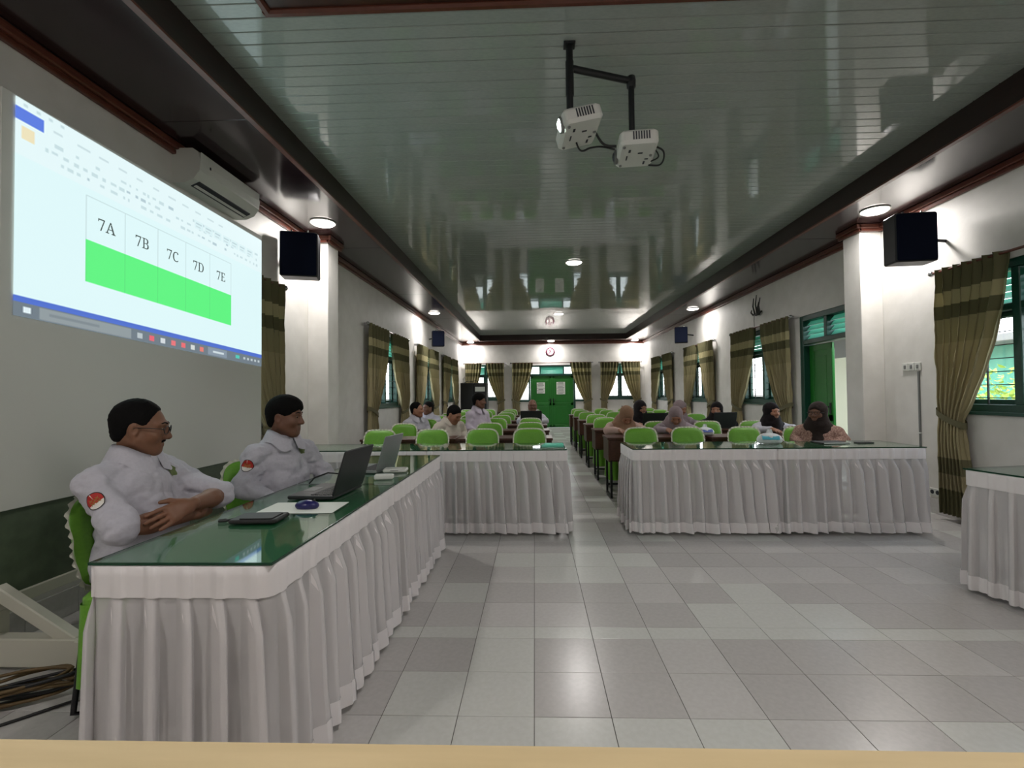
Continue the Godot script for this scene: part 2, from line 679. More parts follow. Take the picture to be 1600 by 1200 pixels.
func build_shell() -> void:
	var top := 3.6
	var sides := [["wall_left", WALL_L - 0.1, WINDOWS_L, []], ["wall_right", WALL_R + 0.1, WINDOWS_R, [DOOR_R[0], DOOR_R[1], 0.0, 2.38]]]
	for s in sides:
		var open := []
		for w in s[2]:
			open.append([w[0], w[1], SILL, HEAD])
		if s[3]:
			open.append(s[3])
		open.sort_custom(func(a: Array, b: Array) -> bool: return a[0] < b[0])
		var st := begin()
		var x: float = s[1]
		wall_boxes(D_NEAR, D_BACK, top, open, func(a: float, b: float, h0: float, h1: float) -> void:
			put_box(st, P(x, (h0 + h1) / 2, (a + b) / 2), Vector3(0.2, h1 - h0, b - a)))
		var o := part(s[0], done(st), M.wall, self)
		o.set_meta("kind", "structure")
	var open_b := []
	for w in WINDOWS_B:
		open_b.append([w[0], w[1], SILL, HEAD])
	open_b.insert(1, [DOOR_B[0], DOOR_B[1], 0.0, 2.32])
	var st := begin()
	wall_boxes(WALL_L - 0.2, WALL_R + 0.2, top, open_b, func(a: float, b: float, h0: float, h1: float) -> void:
		put_box(st, P((a + b) / 2, (h0 + h1) / 2, D_BACK + 0.1), Vector3(b - a, h1 - h0, 0.2)))
	part("wall_back", done(st), M.wall, self).set_meta("kind", "structure")
	part("wall_front", bx(WALL_R - WALL_L + 0.4, top, 0.2), M.wall, self, P((WALL_L + WALL_R) / 2, top / 2, D_NEAR - 0.1)).set_meta("kind", "structure")
	for s in [[WALL_L + 0.125, "pillar_left"], [WALL_R - 0.125, "pillar_right"]]:
		var o := part(s[1], bx(0.25, H_SOFFIT, 0.3, 0.006), M.wall, self, P(s[0], H_SOFFIT / 2, 5.81))
		o.set_meta("kind", "structure")

	# ceiling: raised field of planks, dropped soffit along the walls, fascia between them
	var c := part("ceiling", bx(WALL_R - WALL_L + 0.4, 0.12, D_BACK - D_NEAR + 0.4), M.dark_panel, self, P((WALL_L + WALL_R) / 2, 3.66, (D_BACK + D_NEAR) / 2))
	c.set_meta("kind", "structure")
	var wide := SOFFIT_R - SOFFIT_L
	var halves := begin()
	for k in [-1, 1]:
		put_box(halves, Vector3(0, 0, k * 0.0495), Vector3(wide, 0.012, 0.095), 0.0035)
	put_box(halves, Vector3(0, 0.004, 0), Vector3(wide, 0.004, 0.19))
	var plank := done(halves)
	var d := D_NEAR + 0.1
	while d < D_SOFFIT:
		var o := part("plank", plank, M.plank, c)
		o.position = P((SOFFIT_L + SOFFIT_R) / 2, H_CEIL + 0.006, d) - c.position
		o.rotation.x = rng.randf_range(-0.006, 0.006)
		d += 0.2
	var len_ := D_BACK - D_NEAR
	for s in [[WALL_L, SOFFIT_L, "left"], [SOFFIT_R, WALL_R, "right"]]:
		var n := 7
		for i in n:
			var a := D_NEAR + len_ * i / n
			var o := part("soffit_panel", bx(s[1] - s[0], 0.03, len_ / n - 0.003, 0.003), M.soffit, c)
			o.position = P((s[0] + s[1]) / 2, H_SOFFIT + 0.015, a + len_ / n / 2) - c.position
	for i in 2:
		var o := part("soffit_panel", bx(wide / 2 - 0.003, 0.03, D_BACK - D_SOFFIT, 0.003), M.soffit, c)
		o.position = P(SOFFIT_L + wide * (i * 0.5 + 0.25), H_SOFFIT + 0.015, (D_SOFFIT + D_BACK) / 2) - c.position
	var fh := 0.24
	for x in [SOFFIT_L - 0.01, SOFFIT_R + 0.01]:
		var o := part("fascia_board", bx(0.03, fh, len_ - 0.75), M.fascia, c)
		o.position = P(x, H_SOFFIT + fh / 2, (D_NEAR + D_SOFFIT) / 2) - c.position
	var fb := part("fascia_board", bx(wide, fh, 0.03), M.fascia, c)
	fb.position = P((SOFFIT_L + SOFFIT_R) / 2, H_SOFFIT + fh / 2, D_SOFFIT) - c.position
	# wooden drop panel in the middle of the ceiling, above the lectern
	var drop := part("drop_panel", bx(4.2, 0.06, 4.0, 0.004), M.dark_panel, c)
	drop.position = P(0.68, H_CEIL - 0.03, 0.48) - c.position
	for e in [[Vector3(4.24, 0.075, 0.045), Vector3(0.68, 0, 2.49)], [Vector3(0.045, 0.075, 4.05), Vector3(-1.41, 0, 0.48)], [Vector3(0.045, 0.075, 4.05), Vector3(2.77, 0, 0.48)]]:
		var o := part("edge_moulding", box(e[0], 0.012), M.cornice_wood, c)
		o.position = P(e[1].x, H_CEIL - 0.042, e[1].z) - c.position

	# cornices and baseboards
	var cy := H_SOFFIT - 0.045
	var n_trim := 0
	var prof := func(length: float) -> ArrayMesh:
		var q := begin()
		put_box(q, Vector3(0, 0.018, 0.004), Vector3(length, 0.054, 0.058), 0.008)
		put_box(q, Vector3(0, -0.026, -0.008), Vector3(length, 0.036, 0.034), 0.006)
		return done(q)
	for e in [[WALL_L + 0.025, 0.0, len_, PI / 2, (D_NEAR + D_BACK) / 2], [WALL_R - 0.025, 0.0, len_, -PI / 2, (D_NEAR + D_BACK) / 2], [(WALL_L + WALL_R) / 2, 0.0, WALL_R - WALL_L, 0.0, D_BACK - 0.025],
			[WALL_L + 0.14, 0.0, 0.29, PI, 5.635], [WALL_R - 0.14, 0.0, 0.29, PI, 5.635], [WALL_L + 0.275, 0.0, 0.40, PI / 2, 5.81], [WALL_R - 0.275, 0.0, 0.40, -PI / 2, 5.81]]:
		n_trim += 1
		var o := part("trim_%d" % n_trim, prof.call(e[2]), M.cornice_wood, self, P(e[0], cy, e[4]), Vector3(0, e[3], 0))
		o.set_meta("kind", "structure")
	for e in [[SOFFIT_L - 0.012, H_SOFFIT - 0.008, len_ - 0.75, (D_NEAR + D_SOFFIT) / 2], [SOFFIT_R + 0.012, H_SOFFIT - 0.008, len_ - 0.75, (D_NEAR + D_SOFFIT) / 2]]:
		n_trim += 1
		var o := part("trim_%d" % n_trim, bx(0.05, 0.016, e[2], 0.004), M.cornice_wood, self, P(e[0], e[1], e[3]))
		o.set_meta("kind", "structure")
	for e in [["baseboard_left", WALL_L + 0.006], ["baseboard_right", WALL_R - 0.006]]:
		var o := setting(e[0])
		var k := D_NEAR
		while k < D_BACK - 0.1:
			if not (e[0] == "baseboard_right" and k > 5.8 and k < 7.05):
				part("tile", bx(0.012, 0.15, 0.2965, 0.002), M.tile_pale, o, P(e[1], 0.0755, k + 0.15))
			k += 0.2985
	var bb := setting("baseboard_back")
	var bxx := WALL_L
	while bxx < WALL_R - 0.25:
		if bxx + 0.3 < DOOR_B[0] or bxx > DOOR_B[1]:
			part("tile", bx(0.2965, 0.15, 0.012, 0.002), M.tile_pale, bb, P(bxx + 0.15, 0.0755, D_BACK - 0.006))
		bxx += 0.2985

func build_floor() -> void:
	var fl := part("floor", bx(WALL_R - WALL_L + 0.4, 0.1, D_BACK - D_NEAR + 0.4), M.grout, self, P((WALL_L + WALL_R) / 2, -0.0525, (D_BACK + D_NEAR) / 2))
	fl.set_meta("kind", "structure")
	var t := 0.2985
	var rows := []
	var d := 2.60
	while d < D_BACK:
		rows.append([d, d + t])
		d += t
	rows.append([2.479, 2.60])
	d = 2.479
	while d > D_NEAR:
		rows.append([d - t, d])
		d -= t
	var cells := []
	var x0 := -0.0146
	while x0 > WALL_L:
		x0 -= t
	for r in rows:
		var x := x0
		while x < WALL_R:
			cells.append([x, maxf(x, WALL_L), minf(x + t, WALL_R), maxf(r[0], D_NEAR), minf(r[1], D_BACK)])
			x += t
	# those in view, the nearest ones first, are tiles of their own
	var near_ := []
	var rest := []
	for c in cells:
		var cd: float = (c[3] + c[4]) / 2
		var cx: float = (c[1] + c[2]) / 2
		var px := 835.0 + 748.0 * cx / maxf(cd, 0.1)
		if cd > 1.5 and px > -120 and px < 1720 and c[2] - c[1] > 0.05:
			near_.append([cd, c])
		else:
			rest.append(c)
	near_.sort_custom(func(a: Array, b: Array) -> bool: return a[0] < b[0])
	var whites := [Vector2(0.89, 2.75), Vector2(1.19, 2.75), Vector2(1.19, 3.05), Vector2(0.74, 1.73), Vector2(0.14, 1.73), Vector2(-0.16, 1.73), Vector2(0.44, 1.73), Vector2(-0.46, 2.03), Vector2(-0.16, 2.03), Vector2(-0.46, 1.73), Vector2(0.44, 3.35), Vector2(0.44, 3.65), Vector2(0.14, 3.65), Vector2(0.14, 3.35), Vector2(-0.16, 3.65), Vector2(-0.46, 3.05)]
	var st := begin()
	for i in near_.size():
		var c: Array = near_[i][1]
		var strip: bool = c[4] - c[3] < 0.2
		var mid := Vector2((c[1] + c[2]) / 2, near_[i][0])
		var r := rng.randf()
		var tone := 0 if strip else (2 if r < 0.35 else 1)
		if r > 0.93:
			tone = 0
		for w in whites:
			if w.distance_to(mid) < 0.15:
				tone = 0
		if i < 300:
			var o := part("tile", bx(c[2] - c[1] - 0.0028, 0.01, c[4] - c[3] - 0.0028, 0.0008), [M.tile_white, M.tile_grey, M.tile_pale][tone], fl)
			o.position = P(mid.x, -0.005 + rng.randf_range(-0.0002, 0.0002), mid.y) - fl.position
			o.rotation = Vector3(rng.randf_range(-0.0012, 0.0012), 0, rng.randf_range(-0.0012, 0.0012))
		else:
			rest.append(c + [tone])
	for c in rest:
		var tone: int = c[5] if c.size() > 5 else (1 if rng.randf() < 0.7 else 2)
		st.set_color([rgb(206, 207, 202), rgb(183, 179, 176), rgb(192, 190, 186)][tone].srgb_to_linear())
		put_box(st, P((c[1] + c[2]) / 2, -0.005, (c[3] + c[4]) / 2) - fl.position, Vector3(maxf(c[2] - c[1] - 0.0028, 0.004), 0.01, maxf(c[4] - c[3] - 0.0028, 0.004)))
	part("tile_field", done(st), M.tile_far, fl).set_meta("kind", "stuff")

# a window facing +z: frame, mullion, louvre slats above, bars and panes below
func window_unit(called: String, w: float, pos: Vector3, turn: float) -> void:
	var h := HEAD - SILL
	var o := setting(called, pos, turn)
	var st := begin()
	var t := 0.075
	for e in [[Vector3(0, h - t / 2, 0), Vector3(w, t, 0.16)], [Vector3(0, t / 2, 0), Vector3(w, t, 0.16)], [Vector3(-w / 2 + t / 2, h / 2, 0), Vector3(t, h - 2 * t, 0.16)], [Vector3(w / 2 - t / 2, h / 2, 0), Vector3(t, h - 2 * t, 0.16)], [Vector3(0, h / 2, 0), Vector3(t, h - 2 * t, 0.16)], [Vector3(0, h - 0.40, 0), Vector3(w - 2 * t, 0.06, 0.15)]]:
		put_box(st, e[0], e[1], 0.006)
	part("frame", done(st), M.frame_green, o)
	part("sill", bx(w + 0.06, 0.03, 0.12, 0.005), M.frame_green, o, Vector3(0, -0.005, 0.07))
	var bay := (w - 3 * t) / 2
	for s in [-1, 1]:
		var cx: float = s * (bay + t) / 2
		for i in 5:
			part("slat", bx(bay, 0.008, 0.075, 0.002), M.slat_green, o, Vector3(cx, h - 0.115 - i * 0.058, -0.01), Vector3(0.95, 0, 0))
		var cs := begin()
		var ch := h - 0.40 - 0.03 - t
		var cy := t + ch / 2
		for e in [[Vector3(0, ch / 2 - 0.022, 0), Vector3(bay, 0.044, 0.04)], [Vector3(0, -ch / 2 + 0.022, 0), Vector3(bay, 0.044, 0.04)], [Vector3(-bay / 2 + 0.022, 0, 0), Vector3(0.044, ch - 0.088, 0.04)], [Vector3(bay / 2 - 0.022, 0, 0), Vector3(0.044, ch - 0.088, 0.04)]]:
			put_box(cs, e[0], e[1], 0.005)
		var ca := part("casement", done(cs), M.frame_green, o, Vector3(cx, cy, -0.03))
		part("pane", bx(bay - 0.08, ch - 0.08, 0.004), M.pane, ca)
		for i in 7:
			part("bar", bx(bay, 0.008, 0.008), M.iron, o, Vector3(cx, t + ch * (i + 0.5) / 7, 0.035))
		part("bar", bx(0.012, ch, 0.012), M.iron, o, Vector3(cx, cy, 0.045))

func build_windows() -> void:
	var n := 0
	for w in WINDOWS_R:
		n += 1
		window_unit("window_%d" % n, w[1] - w[0], P(WALL_R + 0.09, SILL, (w[0] + w[1]) / 2), -PI / 2)
	for w in WINDOWS_L:
		n += 1
		window_unit("window_%d" % n, w[1] - w[0], P(WALL_L - 0.09, SILL, (w[0] + w[1]) / 2), PI / 2)
	for w in WINDOWS_B:
		n += 1
		window_unit("window_%d" % n, w[1] - w[0], P((w[0] + w[1]) / 2, SILL, D_BACK + 0.09), 0.0)

# a panelled leaf standing on y = 0, hinged at its left edge (x = 0 .. w), facing +z
func door_leaf(parent: Node, w: float, h: float, pos: Vector3, turn: float, handle_right: bool) -> void:
	var st := begin()
	put_box(st, Vector3(w / 2, h / 2, 0), Vector3(w, h, 0.028), 0.003)
	var s := 0.1
	for e in [[w / 2, s / 2, w, s], [w / 2, h - s / 2, w, s], [s / 2, h / 2, s, h], [w - s / 2, h / 2, s, h], [w / 2, h * 0.45, w, s]]:
		put_box(st, Vector3(e[0], e[1], 0), Vector3(e[2] - 0.004, e[3] - 0.004, 0.044), 0.005)
	var o := part("door_leaf", done(st), M.door_green, parent, pos, Vector3(0, turn, 0))
	for p in [[h * 0.24, h * 0.45 - s - s * 0.4], [h * 0.705, h * 0.55 - s - s * 0.9]]:
		part("panel", bx(w - 2 * s - 0.06, p[1] - 0.06, 0.036, 0.008), M.door_green, o, Vector3(w / 2, p[0], 0))
	var hx := w - 0.05 if handle_right else 0.05
	part("handle", joined([[bx(0.04, 0.16, 0.008, 0.003), at(Vector3(0, 0, 0.026))], [bx(0.1, 0.018, 0.016, 0.005), at(Vector3((-0.04 if handle_right else 0.04), 0.02, 0.05))]]), M.black_metal, o, Vector3(hx, h * 0.52, 0))

func build_doors() -> void:
	# double door in the back wall with side lights and a louvred transom
	var o := setting("door_1", P(0.65, 0, D_BACK + 0.09))
	var w: float = DOOR_B[1] - DOOR_B[0]
	var st := begin()
	var t := 0.07
	var leaf := 0.8
	for e in [[-w / 2 + t / 2, 1.16, t, 2.32], [w / 2 - t / 2, 1.16, t, 2.32], [-leaf - t / 2, 1.16, t, 2.32], [leaf + t / 2, 1.16, t, 2.32], [0, 2.285, w - 2 * t, t], [0, 1.965, w - 2 * t, t]]:
		put_box(st, Vector3(e[0], e[1], 0), Vector3(e[2], e[3], 0.14), 0.006)
	for s in [-1, 1]:
		put_box(st, Vector3(s * (w / 2 + leaf + t) / 2 - s * t / 2 + s * 0.0, 1.0, 0), Vector3(w / 2 - leaf - 2 * t, 0.07, 0.14), 0.006)
		put_box(st, Vector3(s * 0.44, 2.125, 0), Vector3(0.05, 0.25, 0.12), 0.005)
	part("frame", done(st), M.frame_green, o)
	for s in [-1, 1]:
		var cx: float = s * (w / 2 + leaf) / 2
		part("infill_panel", bx(w / 2 - leaf - 2 * t, 0.965, 0.1), M.wall, o, Vector3(cx, 0.4825, 0))
		part("pane", bx(w / 2 - leaf - 2 * t, 0.895, 0.005), M.pane, o, Vector3(cx, 1.4825, 0))
		part("pane", bx(0.335, 0.25, 0.005), M.pane, o, Vector3(s * 0.63, 2.125, 0))
	for i in 5:
		part("slat", bx(0.83, 0.008, 0.07, 0.002), M.slat_green, o, Vector3(0, 2.02 + i * 0.052, 0), Vector3(0.95, 0, 0))
	door_leaf(o, leaf - 0.004, 1.925, Vector3(-leaf + 0.002, 0.004, 0.01), 0.0, true)
	door_leaf(o, leaf - 0.004, 1.925, Vector3(0.002, 0.004, 0.01), 0.0, false)
	part("cover_strip", bx(0.05, 1.92, 0.012, 0.003), M.door_green, o, Vector3(0.0, 0.966, 0.036))
	# open door to the yard in the right wall
	var r := setting("door_2", P(WALL_R + 0.09, 0, (DOOR_R[0] + DOOR_R[1]) / 2), -PI / 2)
	w = DOOR_R[1] - DOOR_R[0]
	st = begin()
	for e in [[-w / 2 + 0.045, 1.19, 0.09, 2.38], [w / 2 - 0.045, 1.19, 0.09, 2.38], [0, 2.34, w - 0.18, 0.08], [0, 1.985, w - 0.18, 0.07], [0, 2.16, 0.07, 0.28]]:
		put_box(st, Vector3(e[0], e[1], 0), Vector3(e[2], e[3], 0.17), 0.006)
	part("frame", done(st), M.frame_green, r)
	for s in [-1, 1]:
		for i in 4:
			part("slat", bx(0.505, 0.008, 0.09, 0.002), M.slat_green, r, Vector3(s * 0.2875, 2.06 + i * 0.068, 0), Vector3(0.9, 0, 0))
	door_leaf(r, 0.54, 1.93, Vector3(-0.543, 0.005, -0.02), 0.0, true)
	door_leaf(r, 0.54, 1.93, Vector3(0.54, 0.005, -0.10), PI * 0.5, false)

# one curtain: pleated sheet from x = 0 (outer, tied back) to x = w (inner), rod along x, room at +z
func curtain_mesh(w: float, folds: int, seed_: int, top := 2.42, bottom := 0.06, tie := 0.98) -> ArrayMesh:
	var ns := FastNoiseLite.new()
	ns.seed = seed_
	ns.frequency = 1.3
	return sheet(folds * 10, 44, func(u: float, v: float) -> Vector3:
		var y := lerpf(top, bottom, v)
		var s := clampf((top - y) / (top - tie), 0.0, 1.0)
		var width := w * (1.0 - 0.66 * pow(s, 1.7))
		if y < tie:
			width = w * lerpf(0.34, 0.46, smoothstep(0.0, 1.0, (tie - y) / (tie - bottom)))
		var ph := u * folds * TAU + 0.7 * ns.get_noise_2d(u * 3.0, y)
		var amp := lerpf(0.044, 0.054, s) * (1.0 + 0.35 * ns.get_noise_2d(u * 5.0 + 9.0, y * 0.7))
		if y < tie:
			amp = 0.045
		var pinch := exp(-pow((y - tie) / 0.12, 2.0))
		return Vector3(u * width + 0.012 * sin(ph * 2.0), y, amp * sin(ph) * (1.0 - 0.35 * pinch) + 0.01 * ns.get_noise_2d(u * 7.0, y * 3.0)))

func curtain(label: String, w: float, folds: int, pos: Vector3, turn: float, mirror: bool, seed_: int) -> void:
	var o := thing("curtain", label, "curtain", pos, turn, "olive banded window curtains")
	var m := curtain_mesh(w, folds, seed_)
	var s := -1.0 if mirror else 1.0
	var a := part("drape", m, M.curtain, o)
	a.scale.x = s
	var tw := w * 0.34
	var band := []
	for i in 20:
		var an := TAU * i / 20.0
		band.append(Vector3(s * (tw / 2 + cos(an) * (tw / 2 + 0.035)), 0.98 + 0.07 * cos(an) * -1.0, sin(an) * 0.065))
	var strip := sheet(20, 1, func(u: float, v: float) -> Vector3:
		var p: Vector3 = band[roundi(u * 20) % 20]
		return p + Vector3(0, 0.03 - 0.06 * v, 0), true)
	part("tieback", strip, M.tieback, o)

func rod(label: String, length: float, pos: Vector3, turn: float) -> void:
	var o := thing("curtain_rod", label, "curtain rod", pos, turn, "curtain rods")
	part("pole", tube([Vector3(-length / 2, 0, 0), Vector3(length / 2, 0, 0)], 0.012, 10), M.cornice_wood, o)
	for s in [-1, 1]:
		part("finial", joined([[lathe([Vector2(0, -0.03), Vector2(0.02, -0.022), Vector2(0.03, 0), Vector2(0.02, 0.022), Vector2(0.0, 0.03)], 12), at(Vector3.ZERO, Vector3(0, 0, PI / 2))]]), M.chrome, o, Vector3(s * (length / 2 + 0.02), 0, 0))
		part("bracket", bx(0.03, 0.05, 0.08, 0.004), M.chrome, o, Vector3(s * (length / 2 - 0.06), 0, -0.045))

func build_curtains() -> void:
	var rr := [[3.40, 4.85, 0.70], [7.5, 9.74, 0.98], [10.7, 12.75, 0.92], [13.9, 16.25, 0.98]]
	var where := ["by the switch panel on the wall", "beside the open green door", "in the middle of the wall", "nearest the back corner"]
	for i in 4:
		var e: Array = rr[i]
		rod("curtain rod over the %s window of the wall with the open door" % ordinal(i), e[1] - e[0], P(WALL_R - 0.09, 2.40, (e[0] + e[1]) / 2), -PI / 2)
		curtain("olive banded curtain tied at the far side of the %s window of the door wall" % ordinal(i), e[2], 7, P(WALL_R - 0.09, 0, e[1] - 0.04), -PI / 2, false, 100 + i)
		if i > 0:
			curtain("olive banded curtain tied at the near side of the %s window of the door wall" % ordinal(i), e[2], 7, P(WALL_R - 0.09, 0, e[0] + 0.04), -PI / 2, true, 120 + i)
	var ll := [[2.7, 4.95, 0.9], [7.5, 9.9, 1.05], [10.7, 13.0, 1.0], [13.85, 16.3, 1.05]]
	for i in 4:
		var e: Array = ll[i]
		rod("curtain rod over the %s window of the wall with the projection screen" % ordinal(i), e[1] - e[0], P(WALL_L + 0.09, 2.40, (e[0] + e[1]) / 2), PI / 2)
		curtain("olive banded curtain tied at the far side of the %s window of the screen wall" % ordinal(i), e[2], 7, P(WALL_L + 0.09, 0, e[1] - 0.04), PI / 2, true, 140 + i)
		if i > 0:
			curtain("olive banded curtain tied at the near side of the %s window of the screen wall" % ordinal(i), e[2], 7, P(WALL_L + 0.09, 0, e[0] + 0.04), PI / 2, false, 160 + i)
	var bb := [[-2.6, -1.09, 0.62, 0.68, "back window beside the black cabinet"], [-0.85, 2.13, 0.76, 0.78, "double green door"], [2.41, 3.92, 0.66, 0.7, "back window near the door wall"]]
	for i in 3:
		var e: Array = bb[i]
		rod("curtain rod over the %s" % e[4], e[1] - e[0], P((e[0] + e[1]) / 2, 2.40, D_BACK - 0.09), 0.0)
		curtain("olive banded curtain on the screen side of the %s" % e[4], e[2], 6, P(e[0] + 0.03, 0, D_BACK - 0.09), 0.0, false, 180 + i)
		curtain("olive banded curtain on the door side of the %s" % e[4], e[3], 6, P(e[1] - 0.03, 0, D_BACK - 0.09), 0.0, true, 190 + i)

func build_lamps() -> void:
	var spots := []
	for d in [-0.7, 5.2, 11.1, 17.45]:  # the nearest pair is out of view, added to fill the near end
		spots.append([Vector3(-2.325, H_SOFFIT, d), "in the brown soffit on the screen side"])
		spots.append([Vector3(3.66, H_SOFFIT, d), "in the brown soffit on the open door side"])
	spots.append([Vector3(0.62, H_SOFFIT, 17.4), "in the soffit above the double green door"])
	spots.append([Vector3(0.66, H_CEIL, 7.73), "in the pale planks nearer the projectors"])
	spots.append([Vector3(0.66, H_CEIL, 12.7), "in the pale planks farther from the projectors"])
	spots.append([Vector3(0.68, H_CEIL - 0.06, 0.7), "added out of view in the wooden drop panel above the lectern"])  # unseen lamp, added as fill over the lectern
	for s in spots:
		var at_: Vector3 = s[0]
		var o := thing("ceiling_lamp", "round white lamp " + s[1] + ("" if at_.y > H_SOFFIT + 0.01 or absf(at_.x) < 1.0 else (", added behind the lectern" if at_.z < 0.0 else (", above the pillar" if at_.z < 6.0 else (", halfway down the hall" if at_.z < 12.0 else ", in the back corner")))), "lamp", P(at_.x, at_.y, at_.z), 0.0, "round ceiling lamps")
		part("ring", lathe([Vector2(0.126, 0.0), Vector2(0.14, 0.0), Vector2(0.139, -0.01), Vector2(0.131, -0.013), Vector2(0.126, -0.01), Vector2(0.126, 0.0)], 28), M.white_plastic, o)
		part("lamp_disc", lathe([Vector2(0.0, -0.036), Vector2(0.07, -0.034), Vector2(0.11, -0.026), Vector2(0.127, -0.012), Vector2(0.127, -0.002), Vector2(0.0, -0.002)], 28), M.lamp_glow, o)
		lit("lamp_light", Vector3(0, -0.042, 0), Vector3(-PI / 2, 0, 0), Vector2(0.2, 0.2), rgb(255, 250, 247), LAMP if at_.z > 3.0 else LAMP_NEAR, o)

func build_outside() -> void:
	var g := part("ground", bx(60, 0.1, 60), M.outside_paving, self, P(0.6, -0.2, 8))
	g.set_meta("kind", "structure")
	var o := thing("neighbouring_house", "teal green house with a grey roof seen through the window near the curtain", "house", P(11.0, -0.15, 10.0))
	part("wall", bx(2.0, 2.45, 9.0), M.outside_teal, o, Vector3(1.0, 1.225, 0))
	part("roof", bx(3.2, 0.18, 9.8, 0.02), M.outside_grey, o, Vector3(0.8, 2.54, 0))
	for i in 3:
		part("window", bx(0.06, 1.0, 1.0, 0.01), M.frame_green, o, Vector3(0.0, 1.4, -3.0 + i * 3.0))
	var c := thing("corridor_wall", "cream wall outside the open green door", "wall", P(6.6, -0.15, 11.2))
	part("panel", bx(0.2, 2.1, 4.2), M.outside_cream, c, Vector3(0, 1.05, 0))
	part("band", bx(0.22, 0.9, 4.2), M.outside_grey, c, Vector3(0, 2.55, 0))
	var v := thing("added_shade_roof", "roof added to shade the cream wall outside the open green door", "roof", P(5.8, 2.55, 10.8))
	part("sheet", bx(2.9, 0.06, 5.0, 0.01), M.outside_grey, v)  # roof added to keep skylight off the cream wall
	for k in [-1, 1]:
		part("post", bx(0.12, 2.7, 0.12, 0.01), M.outside_cream, v, Vector3(1.3, -1.38, k * 2.3))
	var r := RandomNumberGenerator.new()
	r.seed = 7
	var leaf := sheet(2, 4, func(u: float, v: float) -> Vector3:
		return Vector3((u - 0.5) * 0.09 * sin(v * PI), v * 0.16, 0.02 * sin(v * PI) + absf(u - 0.5) * 0.03))
	for k in 3:
		var p: Vector3 = [P(6.9, -0.15, 7.0), P(6.0, -0.15, 5.0), P(8.0, -0.15, 9.6)][k]
		var b := thing("garden_bush", ["yellow green bush outside, behind the iron bars", "smaller yellow green bush outside close to the barred window", "bush in front of the teal house outside"][k], "bush", p, 0.0, "bushes outside")
		var mm := []
		for i in 700:
			var dir := Vector3(r.randfn(), r.randfn(), r.randfn()).normalized()
			var q := Vector3(0, 1.0, 0) + dir * Vector3(0.75, 0.8, 0.75) * pow(r.randf(), 0.4)
			mm.append([leaf, Transform3D(Basis.from_euler(Vector3(r.randf() * 3, r.randf() * 6, r.randf() * 3)).scaled(Vector3.ONE * 0.62), q)])
		part("leaves", joined(mm), M.leaf, b).set_meta("kind", "stuff")
		part("stem", tube([Vector3(0, 0, 0), Vector3(0.02, 0.5, 0), Vector3(-0.03, 1.0, 0.04)], 0.03, 8), M.bark, b)

# ------------------------------------------------------------------ screen, projectors, wall fittings
func screen_picture() -> ImageTexture:
	var im := Image.create(1024, 576, false, Image.FORMAT_RGB8)
	im.fill(rgb(212, 236, 238))
	im.fill_rect(Rect2i(0, 0, 1024, 150), rgb(218, 236, 238))
	im.fill_rect(Rect2i(0, 24, 66, 34), rgb(86, 118, 214))
	var r := RandomNumberGenerator.new()
	r.seed = 3
	var soft := rgb(190, 212, 216)
	for i in 11:
		im.fill_rect(Rect2i(90 + i * 64, 36, 20 + r.randi() % 20, 6), rgb(192, 212, 216))
	for i in 4:
		im.fill_rect(Rect2i(18 + i * 30, 8, 10, 8), soft)
	im.fill_rect(Rect2i(14, 70, 30, 34), rgb(226, 216, 180))
	for row in 3:
		var x := 70
		while x < 980:
			var w := 6 + r.randi() % 18
			if r.randf() < 0.72:
				im.fill_rect(Rect2i(x, 72 + row * 24, w, 7 + r.randi() % 5), soft if r.randf() < 0.85 else rgb(172, 194, 202))
			x += w + 6 + r.randi() % 16
	for i in 7:
		im.fill_rect(Rect2i(600 + i * 52, 70, 44, 30), rgb(208, 230, 233))
		im.fill_rect(Rect2i(606 + i * 52, 78, 30, 5), rgb(176, 198, 204))
		im.fill_rect(Rect2i(606 + i * 52, 90, 24, 4), rgb(188, 208, 212))
	im.fill_rect(Rect2i(180, 305, 626, 126), rgb(88, 232, 122))
	var line := rgb(178, 200, 202)
	for i in 6:
		im.fill_rect(Rect2i(180 + int(i * 125.2), 172, 2, 133), line)
		im.fill_rect(Rect2i(180 + int(i * 125.2), 305, 2, 126), rgb(80, 212, 112))
	im.fill_rect(Rect2i(180, 172, 626, 2), line)
	im.fill_rect(Rect2i(0, 522, 1024, 16), rgb(74, 106, 196))
	im.fill_rect(Rect2i(0, 538, 1024, 38), rgb(104, 116, 126))
	im.fill_rect(Rect2i(60, 541, 270, 32), rgb(136, 146, 150))
	im.fill_rect(Rect2i(22, 548, 18, 16), rgb(214, 228, 232))
	im.fill_rect(Rect2i(84, 552, 140, 8), rgb(120, 130, 136))
	for i in 7:
		im.fill_rect(Rect2i(352 + i * 46, 548, 20, 18), [rgb(176, 186, 190), rgb(220, 96, 110), rgb(200, 206, 210), rgb(220, 110, 116), rgb(222, 104, 110), rgb(204, 208, 206), rgb(216, 120, 110)][i])
	im.fill_rect(Rect2i(672, 541, 110, 30), rgb(128, 142, 156))
	im.fill_rect(Rect2i(700, 552, 64, 8), rgb(196, 208, 214))
	im.fill_rect(Rect2i(838, 548, 26, 14), rgb(80, 190, 176))
	for i in 5:
		im.fill_rect(Rect2i(890 + i * 26, 550, 14, 10), rgb(180, 190, 194))
	im.resize(400, 225, Image.INTERPOLATE_LANCZOS)
	im.resize(1024, 576, Image.INTERPOLATE_CUBIC)
	return ImageTexture.create_from_image(im)

